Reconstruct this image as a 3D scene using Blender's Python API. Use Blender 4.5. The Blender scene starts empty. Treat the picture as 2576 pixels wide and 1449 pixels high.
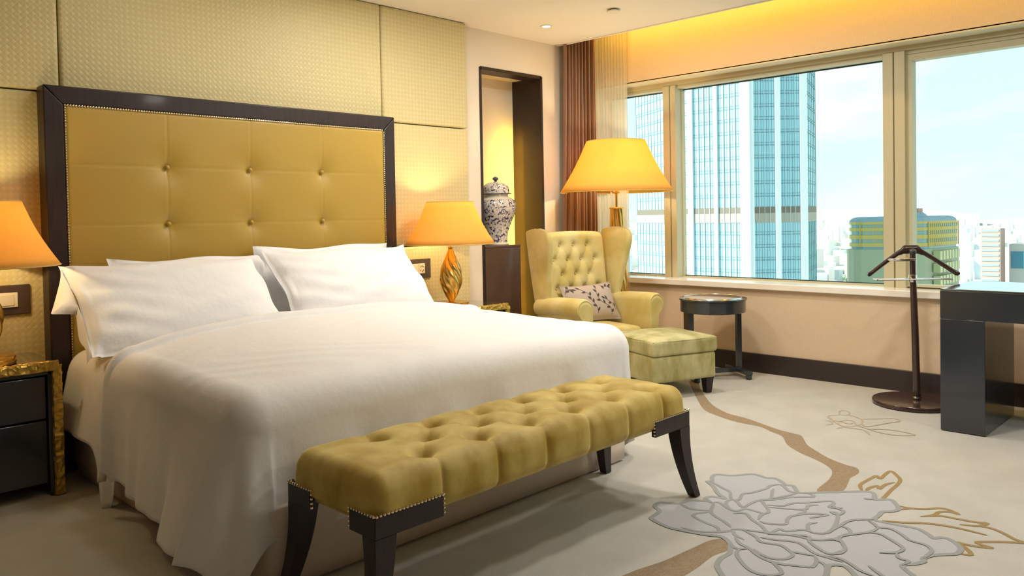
import bpy, bmesh, math, random
import numpy as np
from mathutils import Vector, Matrix
random.seed(7); RNG = np.random.RandomState(5)
S = bpy.context.scene
COL = S.collection
PI = math.pi

# ------------------------------------------------------------------ camera
cam = bpy.data.cameras.new('camera'); cam.sensor_fit = 'HORIZONTAL'; cam.sensor_width = 36.0
cam.lens = 28.048; cam.shift_y = -0.05066; cam.clip_start = 0.05; cam.clip_end = 12000
camo = bpy.data.objects.new('camera', cam); COL.objects.link(camo)
r_ = Vector((0.69913092, -0.71475922, -0.01830889)); u_ = Vector((0.02998157, 0.00372225, 0.99954352)); f_ = Vector((0.71436479, 0.69936071, -0.02403194))
mw = Matrix.Identity(4)
for i in range(3):
    mw[i][0] = r_[i]; mw[i][1] = u_[i]; mw[i][2] = -f_[i]
mw[2][3] = 1.17
camo.matrix_world = mw
S.camera = camo
S.view_settings.view_transform = 'Standard'; S.view_settings.look = 'None'
S.view_settings.exposure = 0.45; S.view_settings.gamma = 1.0; S.view_settings.use_curve_mapping = False
S.cycles.max_bounces = 10; S.cycles.diffuse_bounces = 6; S.cycles.transparent_max_bounces = 16
S.cycles.sample_clamp_indirect = 6.0

# ------------------------------------------------------------------ world (hazy pale sky with thin cloud)
W = bpy.data.worlds.new('sky'); S.world = W; W.use_nodes = True
nt = W.node_tree; nt.nodes.clear()
def N(t, typ, **kw):
    n = t.nodes.new(typ)
    for k, v in kw.items():
        if k in n.inputs: n.inputs[k].default_value = v
        else: setattr(n, k, v)
    return n
wo = N(nt, 'ShaderNodeOutputWorld'); bg = N(nt, 'ShaderNodeBackground', Strength=2.3)
tc = N(nt, 'ShaderNodeTexCoord'); sx = N(nt, 'ShaderNodeSeparateXYZ'); nt.links.new(tc.outputs['Generated'], sx.inputs[0])
rmp = N(nt, 'ShaderNodeValToRGB'); nt.links.new(sx.outputs[2], rmp.inputs[0])
cr = rmp.color_ramp
cr.elements[0].position = 0.0; cr.elements[0].color = (.325, .405, .41, 1)
cr.elements[1].position = 0.6; cr.elements[1].color = (.245, .37, .41, 1)
e = cr.elements.new(0.06); e.color = (.30, .40, .41, 1)
e = cr.elements.new(0.25); e.color = (.275, .395, .42, 1)
mpg = N(nt, 'ShaderNodeMapping'); mpg.inputs['Scale'].default_value = (2.0, 2.0, 7.0)
nt.links.new(tc.outputs['Generated'], mpg.inputs[0])
noi = N(nt, 'ShaderNodeTexNoise', Scale=3.0, Detail=5.0); nt.links.new(mpg.outputs[0], noi.inputs['Vector'])
cl = N(nt, 'ShaderNodeValToRGB'); cl.color_ramp.elements[0].position = .48; cl.color_ramp.elements[1].position = .68
nt.links.new(noi.outputs[0], cl.inputs[0])
mx = N(nt, 'ShaderNodeMixRGB'); mx.inputs[2].default_value = (.37, .40, .405, 1)
nt.links.new(cl.outputs[0], mx.inputs[0]); nt.links.new(rmp.outputs[0], mx.inputs[1])
nt.links.new(mx.outputs[0], bg.inputs[0]); nt.links.new(bg.outputs[0], wo.inputs[0])

# ------------------------------------------------------------------ sun, the room's lamps and added ceiling fill
def light(name, typ, loc, energy, color, size=None, size_y=None, aim=None, **kw):
    l = bpy.data.lights.new(name, typ); l.energy = energy; l.color = color
    if typ == 'AREA':
        l.shape = 'RECTANGLE' if size_y else 'DISK'; l.size = size
        if size_y: l.size_y = size_y
    elif size is not None: l.shadow_soft_size = size
    for k, v in kw.items(): setattr(l, k, v)
    o = bpy.data.objects.new(name, l); o.location = loc; COL.objects.link(o)
    if aim is not None: o.rotation_euler = (Vector(aim)).to_track_quat('-Z', 'Y').to_euler()
    return o
light('sun', 'SUN', (0, 0, 30), 8.5, (1, .97, .92), aim=(.62, -.55, -.56), angle=0.01)
FILL_LAMPS = [(1.7, 3.4, 3), (2.9, 3.3, 13), (3.0, .9, 10), (3.6, 1.5, 19), (4.2, 2.8, 16), (3.6, -0.8, 14)]  # fill lamps added at ceiling height to brighten the room
for (x, y, e_) in FILL_LAMPS:
    light('ceiling_fill_lamp', 'AREA', (x, y, 2.552), e_, (1, .93, .84), size=.22, aim=(0, 0, -1))
# cove strip hidden above the ceiling edge, washing the window wall
light('cove_lamp', 'AREA', (5.20, 1.2, 2.74), 13, (1, .60, .06), size=5.8, size_y=.04, aim=(1, 0, -.7))
# strip in the niche behind the plinth
light('niche_lamp', 'AREA', (4.700, 4.47, .98), 8.0, (1, .58, .03), size=.015, size_y=1.7, aim=(-.45, 1, 0))

# ------------------------------------------------------------------ materials
MATS = {}
def mat(name, color=(.8, .8, .8), rough=.5, metal=0, bump=None, vary=None, sheen=0, sheen_tint=None, coat=0, spec=.5, emis=None, estr=0, trans=None):
    """bump=(kind, scale, strength, distance); vary=(scale, color2, detail)"""
    if name in MATS: return MATS[name]
    m = bpy.data.materials.new(name); m.use_nodes = True; t = m.node_tree; b = t.nodes['Principled BSDF']
    b.inputs['Base Color'].default_value = (*color, 1); b.inputs['Roughness'].default_value = rough
    b.inputs['Metallic'].default_value = metal; b.inputs['Specular IOR Level'].default_value = spec
    b.inputs['Coat Weight'].default_value = coat; b.inputs['Coat Roughness'].default_value = .08
    if sheen:
        b.inputs['Sheen Weight'].default_value = sheen; b.inputs['Sheen Roughness'].default_value = .35
        b.inputs['Sheen Tint'].default_value = (*(sheen_tint or (1, 1, 1)), 1)
    if emis: b.inputs['Emission Color'].default_value = (*emis, 1); b.inputs['Emission Strength'].default_value = estr
    co = N(t, 'ShaderNodeTexCoord')
    if vary:
        sc, c2, det = vary[:3]
        n = N(t, 'ShaderNodeTexNoise', Detail=det)
        if isinstance(sc, tuple):
            mp = N(t, 'ShaderNodeMapping'); mp.inputs['Scale'].default_value = sc; t.links.new(co.outputs['Object'], mp.inputs[0]); t.links.new(mp.outputs[0], n.inputs['Vector']); n.inputs['Scale'].default_value = 1
        else:
            n.inputs['Scale'].default_value = sc; t.links.new(co.outputs['Object'], n.inputs['Vector'])
        rr = N(t, 'ShaderNodeValToRGB'); rr.color_ramp.elements[0].position = .38; rr.color_ramp.elements[1].position = .62
        rr.color_ramp.elements[0].color = (*color, 1); rr.color_ramp.elements[1].color = (*c2, 1)
        t.links.new(n.outputs[0], rr.inputs[0]); t.links.new(rr.outputs[0], b.inputs['Base Color'])
    if bump:
        kind, sc, st, dist = bump
        bp = N(t, 'ShaderNodeBump', Strength=st, Distance=dist)
        if kind == 'noise': n = N(t, 'ShaderNodeTexNoise', Scale=sc, Detail=4.0); src = n.outputs[0]; vin = n.inputs['Vector']
        elif kind == 'voronoi': n = N(t, 'ShaderNodeTexVoronoi', Scale=sc); src = n.outputs[0]; vin = n.inputs['Vector']
        else: n = N(t, 'ShaderNodeTexWave', Scale=sc, Distortion=3.0); src = n.outputs[1]; vin = n.inputs['Vector']
        t.links.new(co.outputs['Object'], vin); t.links.new(src, bp.inputs['Height']); t.links.new(bp.outputs[0], b.inputs['Normal'])
    MATS[name] = m; return m

def weave_mat(name, c1, c2, cell, rough=.45, strength=.5):
    """diagonal basket weave in the object's x/z plane"""
    m = bpy.data.materials.new(name); m.use_nodes = True; t = m.node_tree; b = t.nodes['Principled BSDF']
    b.inputs['Roughness'].default_value = rough; b.inputs['Sheen Weight'].default_value = .15
    co = N(t, 'ShaderNodeTexCoord'); mp = N(t, 'ShaderNodeMapping'); mp.inputs['Rotation'].default_value = (0, PI/4, 0)
    t.links.new(co.outputs['Object'], mp.inputs[0]); sp = N(t, 'ShaderNodeSeparateXYZ'); t.links.new(mp.outputs[0], sp.inputs[0])
    def M(op, a, bb=None):
        n = N(t, 'ShaderNodeMath', operation=op)
        for i, v in enumerate((a, bb)):
            if v is None: continue
            if isinstance(v, (int, float)): n.inputs[i].default_value = v
            else: t.links.new(v, n.inputs[i])
        return n.outputs[0]
    k = PI / cell
    sx_ = M('SINE', M('MULTIPLY', sp.outputs[0], k)); sz_ = M('SINE', M('MULTIPLY', sp.outputs[2], k))
    w = M('MULTIPLY', sx_, sz_)
    # little pillows of alternating height
    a = M('MULTIPLY', M('ABSOLUTE', sx_), M('ABSOLUTE', sz_)); h = M('ADD', M('POWER', a, .5), M('MULTIPLY', w, .35))
    bp = N(t, 'ShaderNodeBump', Strength=strength, Distance=.004); t.links.new(h, bp.inputs['Height']); t.links.new(bp.outputs[0], b.inputs['Normal'])
    rr = N(t, 'ShaderNodeValToRGB'); rr.color_ramp.elements[0].position = .35; rr.color_ramp.elements[1].position = .75
    rr.color_ramp.elements[0].color = (*c1, 1); rr.color_ramp.elements[1].color = (*c2, 1)
    t.links.new(M('ADD', M('MULTIPLY', w, .5), .5), rr.inputs[0]); t.links.new(rr.outputs[0], b.inputs['Base Color'])
    MATS[name] = m; return m

WALL = mat('wall_paint', (.78, .70, .58), .8, bump=('noise', 180, .05, .001))
WALLW = mat('window_wall_paper', (.74, .58, .40), .75, bump=('noise', 260, .08, .001), vary=((300, 300, 25), (.70, .54, .37), 2.0))
CEIL = mat('ceiling_paint', (.84, .79, .70), .9)
PANEL = weave_mat('woven_panel', (.59, .50, .24), (.65, .56, .29), .020, strength=.32)
HBPAN = mat('headboard_fabric', (.47, .31, .052), .36, bump=('noise', 600, .08, .001), vary=((260, 10, 260), (.43, .28, .042), 2.0), sheen=.15, sheen_tint=(1, .9, .6))
WOOD = mat('dark_wood', (.022, .014, .014), .40, vary=((60, 6, 6), (.030, .019, .017), 3.0), coat=.08, spec=.35)
BLACKW = mat('black_lacquer', (.030, .036, .044), .18, coat=.5)
BRNW = mat('brown_stand_wood', (.050, .026, .022), .2, coat=.5)
GOLD = mat('gold_leaf', (.80, .50, .13), .27, metal=1, bump=('noise', 60, .05, .002))
HAMM = mat('hammered_gold', (.66, .45, .10), .38, metal=.85, bump=('voronoi', 42, .8, .012))
LINEN = mat('white_linen', (.82, .81, .80), .75, bump=('noise', 26, .16, .01), sheen=.1)
PILLOWM = mat('pillow_cotton', (.87, .87, .88), .75, bump=('noise', 15, .22, .02), sheen=.1)
BASEF = mat('bed_base_fabric', (.76, .66, .58), .8, bump=('noise', 500, .1, .001))
VELB = mat('gold_velvet', (.37, .24, .014), .60, vary=((9, 9, 5), (.56, .42, .10), 6.0), sheen=.9, sheen_tint=(1, .88, .45), bump=('noise', 25, .05, .004))
VELC = mat('straw_velvet', (.54, .43, .13), .6, vary=((6, 6, 6), (.64, .54, .24), 4.0), sheen=.7, sheen_tint=(1, .95, .7))
VELO = mat('olive_velvet', (.33, .30, .10), .6, vary=((9, 9, 4), (.56, .52, .27), 6.0), sheen=.5, sheen_tint=(.95, 1, .75))
NAIL = mat('nail_brass', (.85, .74, .50), .25, metal=1)
STEEL = mat('chrome', (.8, .8, .8), .15, metal=1)
FRAME = mat('window_frame_paint', (.54, .50, .33), .45)
SILL = mat('white_marble', (.90, .87, .80), .15, vary=(3.0, (.86, .79, .68), 6.0))
BASEB = mat('baseboard_wood', (.035, .024, .022), .35)
IVORY = mat('ivory_plastic', (.82, .76, .58), .4)
PLATE = mat('switch_frame', (.07, .045, .035), .35)
GLASSTOP = mat('smoked_glass_top', (.05, .045, .03), .04, coat=1, spec=.9)

# ------------------------------------------------------------------ mesh helpers
class MB:
    def __init__(s): s.v = []; s.f = []; s.m = []; s.mats = []; s.cur = 0
    def use(s, m):
        if m not in s.mats: s.mats.append(m)
        s.cur = s.mats.index(m); return s
    def add(s, vs, fs):
        o = len(s.v); s.v += [tuple(map(float, p)) for p in vs]
        for f in fs: s.f.append(tuple(o + i for i in f)); s.m.append(s.cur)
        return s
    def box(s, lo, hi, M=None):
        x0, y0, z0 = lo; x1, y1, z1 = hi
        vs = [(x0,y0,z0),(x1,y0,z0),(x1,y1,z0),(x0,y1,z0),(x0,y0,z1),(x1,y0,z1),(x1,y1,z1),(x0,y1,z1)]
        if M is not None: vs = [M @ Vector(p) for p in vs]
        return s.add(vs, [(0,3,2,1),(4,5,6,7),(0,1,5,4),(1,2,6,5),(2,3,7,6),(3,0,4,7)])
    def prism(s, pts, z0, z1):
        n = len(pts)
        vs = [(a, b, z0) for a, b in pts] + [(a, b, z1) for a, b in pts]
        return s.add(vs, [tuple(range(n))[::-1], tuple(range(n, 2*n))] + [(i, (i+1) % n, n+(i+1) % n, n+i) for i in range(n)])
    def extr(s, pts, d0, d1, axis):
        """closed 2-D outline extruded along an axis: axis 'x' -> pts are (y,z); 'y' -> pts (x,z)"""
        n = len(pts)
        g = (lambda p, d: (d, p[0], p[1])) if axis == 'x' else (lambda p, d: (p[0], d, p[1]))
        vs = [g(p, d0) for p in pts] + [g(p, d1) for p in pts]
        return s.add(vs, [tuple(range(n))[::-1], tuple(range(n, 2*n))] + [(i, (i+1) % n, n+(i+1) % n, n+i) for i in range(n)])
    def grid(s, P, closeu=False, closev=False):
        nu, nv = P.shape[:2]; fs = []
        for i in range(nu if closeu else nu-1):
            for j in range(nv if closev else nv-1):
                a = i*nv+j; b = ((i+1) % nu)*nv+j; c = ((i+1) % nu)*nv+(j+1) % nv; d = i*nv+(j+1) % nv
                fs.append((a, b, c, d))
        return s.add(P.reshape(-1, 3), fs)
    def lathe(s, prof, c=(0, 0, 0), n=40, rad=None, cap=True):
        P = np.zeros((len(prof), n, 3))
        for i, (r, z) in enumerate(prof):
            for j in range(n):
                a = 2*PI*j/n; rr = r*(rad(a, z) if rad else 1)
                P[i, j] = (c[0]+rr*math.cos(a), c[1]+rr*math.sin(a), c[2]+z)
        o = len(s.v); s.grid(P, closev=True)
        if cap:
            s.f.append(tuple(o+j for j in range(n))[::-1]); s.m.append(s.cur)
            s.f.append(tuple(o+(len(prof)-1)*n+j for j in range(n))); s.m.append(s.cur)
        return s
    def tube(s, pts, r, n=10, closed=False):
        pts = [Vector(p) for p in pts]; L = len(pts); P = np.zeros((L, n, 3)); rs = r if isinstance(r, (list, tuple)) else [r]*L
        prev = None
        for i, p in enumerate(pts):
            t = (pts[(i+1) % L] - pts[i-1]) if closed else (pts[min(i+1, L-1)] - pts[max(i-1, 0)])
            t.normalize()
            up = prev if prev is not None else (Vector((0, 0, 1)) if abs(t.z) < .9 else Vector((1, 0, 0)))
            a = (up - t*up.dot(t)).normalized(); b = t.cross(a); prev = a
            for j in range(n):
                th = 2*PI*j/n; P[i, j] = p + (a*math.cos(th)+b*math.sin(th))*rs[i]
        o = len(s.v); s.grid(P, closeu=closed, closev=True)
        if not closed:
            s.f.append(tuple(o+j for j in range(n))); s.m.append(s.cur); s.f.append(tuple(o+(L-1)*n+j for j in range(n))[::-1]); s.m.append(s.cur)
        return s
    def sphere(s, c, r, n=10, m=6, sz=1):
        prof = [(r*math.sin(PI*i/m) + 1e-5, -r*sz*math.cos(PI*i/m)) for i in range(m+1)]
        return s.lathe(prof, c, n)
    def build(s, name, material=None, parent=None, smooth=True, bevel=0, seg=2, angle=40, solid=0, loc=None, rotz=0, fix=True, label=None):
        me = bpy.data.meshes.new(name); me.from_pydata(s.v, [], s.f)
        ml = s.mats if s.mats else [material]
        for m in ml: me.materials.append(m)
        if s.mats: me.polygons.foreach_set('material_index', s.m)
        if fix:
            bm = bmesh.new(); bm.from_mesh(me); bmesh.ops.recalc_face_normals(bm, faces=bm.faces); bm.to_mesh(me); bm.free()
        if smooth:
            me.polygons.foreach_set('use_smooth', [True]*len(me.polygons))
            try: me.set_sharp_from_angle(angle=math.radians(angle))
            except Exception: pass
        me.update()
        o = bpy.data.objects.new(name, me); COL.objects.link(o)
        if parent: o.parent = parent
        if loc: o.location = loc
        if rotz: o.rotation_euler = (0, 0, rotz)
        if label: o['label'] = label
        if solid:
            md = o.modifiers.new('solid', 'SOLIDIFY'); md.thickness = solid; md.offset = 0
        if bevel:
            md = o.modifiers.new('bevel', 'BEVEL'); md.width = bevel; md.segments = seg; md.limit_method = 'ANGLE'; md.angle_limit = math.radians(35)
            md.harden_normals = False
        return o
def box(name, lo, hi, m, parent=None, bevel=0, **kw): return MB().box(lo, hi).build(name, m, parent, smooth=bevel > 0, bevel=bevel, **kw)
def thing(name, label, cat, loc=(0, 0, 0), rotz=0, group=None):
    o = bpy.data.objects.new(name, None); COL.objects.link(o); o.location = loc; o.rotation_euler = (0, 0, rotz); o.empty_display_size = .1
    return tag(o, label, cat, group)
def tag(o, label, cat, group=None, kind=None):
    o['label'] = label; o['category'] = cat
    if group: o['group'] = group
    if kind: o['kind'] = kind
    return o
def structure(o): o['kind'] = 'structure'; return o

def rbox(lo, hi, r, n, disp=None, M=None):
    """rounded box as a dense quad shell; n = cells along x,y,z; disp(P,Nrm)->P moves the points"""
    lo = np.array(lo, float); hi = np.array(hi, float); nx, ny, nz = n
    c = (lo+hi)/2; h = (hi-lo)/2; r = min(r, *(h*.999))
    idx = {}; vs = []; fs = []
    def ax(k, m): # cluster a little to the rounded ends
        t = np.linspace(-1, 1, m+1); return t
    A = [ax(0, nx), ax(1, ny), ax(2, nz)]
    def vid(i, j, k):
        key = (i, j, k)
        if key not in idx: idx[key] = len(vs); vs.append((A[0][i], A[1][j], A[2][k]))
        return idx[key]
    for i in range(nx):
        for j in range(ny):
            for k, fl in ((0, 0), (nz, 1)):
                q = (vid(i, j, k), vid(i+1, j, k), vid(i+1, j+1, k), vid(i, j+1, k)); fs.append(q if fl else q[::-1])
    for i in range(nx):
        for k in range(nz):
            for j, fl in ((0, 1), (ny, 0)):
                q = (vid(i, j, k), vid(i+1, j, k), vid(i+1, j, k+1), vid(i, j, k+1)); fs.append(q if fl else q[::-1])
    for j in range(ny):
        for k in range(nz):
            for i, fl in ((0, 0), (nx, 1)):
                q = (vid(i, j, k), vid(i, j+1, k), vid(i, j+1, k+1), vid(i, j, k+1)); fs.append(q if fl else q[::-1])
    P = np.array(vs)*h
    inner = np.clip(P, -(h-r), h-r); d = P-inner; L = np.linalg.norm(d, axis=1, keepdims=True); L[L == 0] = 1
    Nn = d/L; P = inner+Nn*r+c
    if disp is not None: P = disp(P, Nn)
    if M is not None:
        Mn = np.array(M); P = P@Mn[:3, :3].T + Mn[:3, 3]
    return P, fs
def RB(name, lo, hi, r, n, m, parent=None, disp=None, M=None, **kw):
    P, fs = rbox(lo, hi, r, n, disp, M)
    b = MB(); b.add(P, fs); return b.build(name, m, parent, angle=180, fix=False, **kw)
def smooth_noise(P, sc, seed=0):
    """cheap smooth pseudo noise in [-1,1]"""
    rs = np.random.RandomState(seed); out = 0
    for k in range(5):
        d = rs.normal(size=3); ph = rs.uniform(0, 6.28); out = out+np.sin(P@d*sc*(1+.35*k)+ph)/(1+.4*k)
    return out/2.6

# ================================================================== ROOM
XW = 5.43; YB = 4.30; ZC = 2.56; XL_ = -1.6; YF_ = -2.6
structure(box('floor', (XL_-.2, YF_-.2, -.20), (XW+.3, YB+.4, -.014), mat('floor_screed', (.4, .37, .33), .9)))
structure(box('ceiling', (XL_-.2, YF_-.2, ZC), (4.97, YB+.02, 2.62), CEIL))
structure(box('trim_1', (4.955, YF_, 2.555), (4.975, YB, 2.66), CEIL))
structure(box('trim_2', (XL_-.3, YF_-.3, 2.90), (XW+.5, YB+.5, 3.05), CEIL))      # slab above the curtain recess
NX0, NX1, NZ, NY = 4.085, 4.755, 2.28, 4.61
wb = MB(); wb.box((XL_-.2, YB, -.1), (NX0, YB+.36, 2.92)); wb.box((NX1, YB, -.1), (XW+.45, YB+.36, 2.92)); wb.box((NX0, YB, NZ), (NX1, YB+.36, 2.92)); wb.box((NX0, NY, -.1), (NX1, YB+.36, NZ))
structure(wb.build('wall_back', WALL, smooth=False))
wr = MB(); wr.box((XW, YF_-.2, -.1), (XW+.30, YB+.1, .61)); wr.box((XW, YF_-.2, 2.255), (XW+.45, YB+.1, 2.92)); wr.box((XW, YF_-.2, .6), (XW+.45, -.90, 2.3))  # last box: unseen stretch closed as solid wall to cut window light
structure(wr.build('wall_right', WALLW, smooth=False))
structure(box('wall_left', (XL_-.2, YF_-.2, -.1), (XL_, YB+.1, 2.92), mat('dark_unseen_wall', (.16, .10, .045), .5)))  # unseen wall, colour chosen dark to cut bounced light
structure(box('wall_front', (XL_-.2, YF_-.2, -.1), (XW+.45, YF_, 2.92), mat('dark_unseen_wall', (.16, .10, .045), .5)))  # unseen too, same dark colour against bounce
structure(box('baseboard_right', (5.41, YF_, -.01), (XW, YB, .135), BASEB, bevel=.003))
structure(box('baseboard_back', (NX1, YB-.016, -.01), (5.41, YB, .135), BASEB, bevel=.003))
# niche lining (dark wood reveal)
structure(box('trim_3', (NX0-.012, YB-.004, 0), (NX0+.012, NY, NZ+.004), WOOD))
structure(box('trim_4', (NX1-.012, YB-.004, 0), (NX1+.012, NY, NZ+.004), WOOD))
structure(box('trim_5', (NX0, YB-.004, NZ-.014), (NX1, 4.44, NZ+.01), WOOD))
# window sill, frames and panes
structure(box('trim_6', (5.395, -2.0, .608), (5.71, YB, .652), SILL, bevel=.004))
structure(box('trim_7', (5.43, -2.0, 2.245), (5.58, YB, 2.262), mat('soffit_paint', (.70, .62, .42), .6)))
fr = MB(); fr.box((5.575, -2.0, 2.215), (5.72, YB, 2.30)); fr.box((5.60, -2.0, 2.188), (5.72, YB, 2.22)); fr.box((5.64, -2.0, .645), (5.72, YB, .662))
structure(fr.build('trim_8', FRAME, smooth=False))
def mullion(name, y0, yg, y1):
    b = MB(); b.box((5.575, y0, .65), (5.72, yg-.004, 2.22)); b.box((5.575, yg+.004, .65), (5.72, y1, 2.22)); b.box((5.59, yg-.004, .65), (5.72, yg+.004, 2.22))
    return structure(b.build(name, FRAME, bevel=.003))
mullion('trim_9', 3.58, 3.635, 3.70); mullion('trim_10', 1.825, 1.895, 1.965); mullion('trim_11', -.90, -.88, -.86)
GL = bpy.data.materials.new('window_glass'); GL.use_nodes = True; t = GL.node_tree; t.nodes.clear()
o_ = N(t, 'ShaderNodeOutputMaterial'); tr = N(t, 'ShaderNodeBsdfTransparent'); tr.inputs[0].default_value = (.93, .985, .98, 1); gs = N(t, 'ShaderNodeBsdfGlossy', Roughness=.0)
fz = N(t, 'ShaderNodeLayerWeight', Blend=.25); mxs = N(t, 'ShaderNodeMixShader'); mm = N(t, 'ShaderNodeMath', operation='MULTIPLY'); mm.inputs[1].default_value = .25
t.links.new(fz.outputs['Fresnel'], mm.inputs[0]); t.links.new(mm.outputs[0], mxs.inputs[0]); t.links.new(tr.outputs[0], mxs.inputs[1]); t.links.new(gs.outputs[0], mxs.inputs[2]); t.links.new(mxs.outputs[0], o_.inputs[0])
GASK = mat('window_gasket', (.04, .05, .05), .6)
for i, (a, b_, sash) in enumerate(((3.70, YB, 0), (1.965, 3.58, 0), (-.86, 1.825, 1))):
    w = structure(box('window_%d' % (i+1), (5.690, a, .655), (5.696, b_, 2.20), GL))
    g = MB()
    if sash:
        g.use(FRAME); x0, x1 = 5.60, 5.685
        g.box((x0, a, .6755), (x1, a+.035, 2.1475)); g.box((x0, b_-.035, .6755), (x1, b_, 2.1475)); g.box((x0, a, 2.148), (x1, b_, 2.19)); g.box((x0, a, .66), (x1, b_, .675))
    else:
        g.use(GASK); g.box((5.68, a, 2.180), (5.70, b_, 2.189)); g.box((5.68, a, .66), (5.70, b_, .668))
        g.use(FRAME); g.box((5.66, a, .66), (5.70, a+.008, 2.188)); g.box((5.66, b_-.008, .66), (5.70, b_, 2.188))
    g.build('window_frame', None, w, smooth=False)

# recessed spot and sensor in the ceiling
t_ = thing('recessed_downlight', 'small lit recessed spotlight in the ceiling above the niche', 'ceiling light', (4.39, 3.907, ZC))
MB().lathe([(.028, 0), (.028, -.004), (.044, -.006), (.046, 0)], n=32, cap=False).build('rim', mat('white_trim', (.85, .82, .75), .4), t_)
MB().lathe([(.001, -.003), (.027, -.003)], n=24, cap=False).build('lens', mat('lens', (1, .95, .8), .3, emis=(1, .9, .66), estr=9), t_)
t_ = thing('smoke_detector', 'flat round cream smoke detector on the ceiling near the window', 'smoke detector', (4.38, 3.29, ZC))
MB().lathe([(.030, 0), (.034, -.010)], n=40).build('neck', mat('detector_shadow', (.20, .18, .14), .7), t_)  # dark neck between ceiling and cover
MB().lathe([(.044, -.010), (.046, -.013), (.043, -.018), (.02, -.021)], n=40).build('cover', mat('detector', (.78, .72, .60), .5), t_)
light('recessed_spot_lamp', 'SPOT', (4.39, 3.907, ZC-.012), 12, (1, .80, .52), size=.02, aim=(0, .12, -1), spot_size=1.5, spot_blend=.8)

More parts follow.
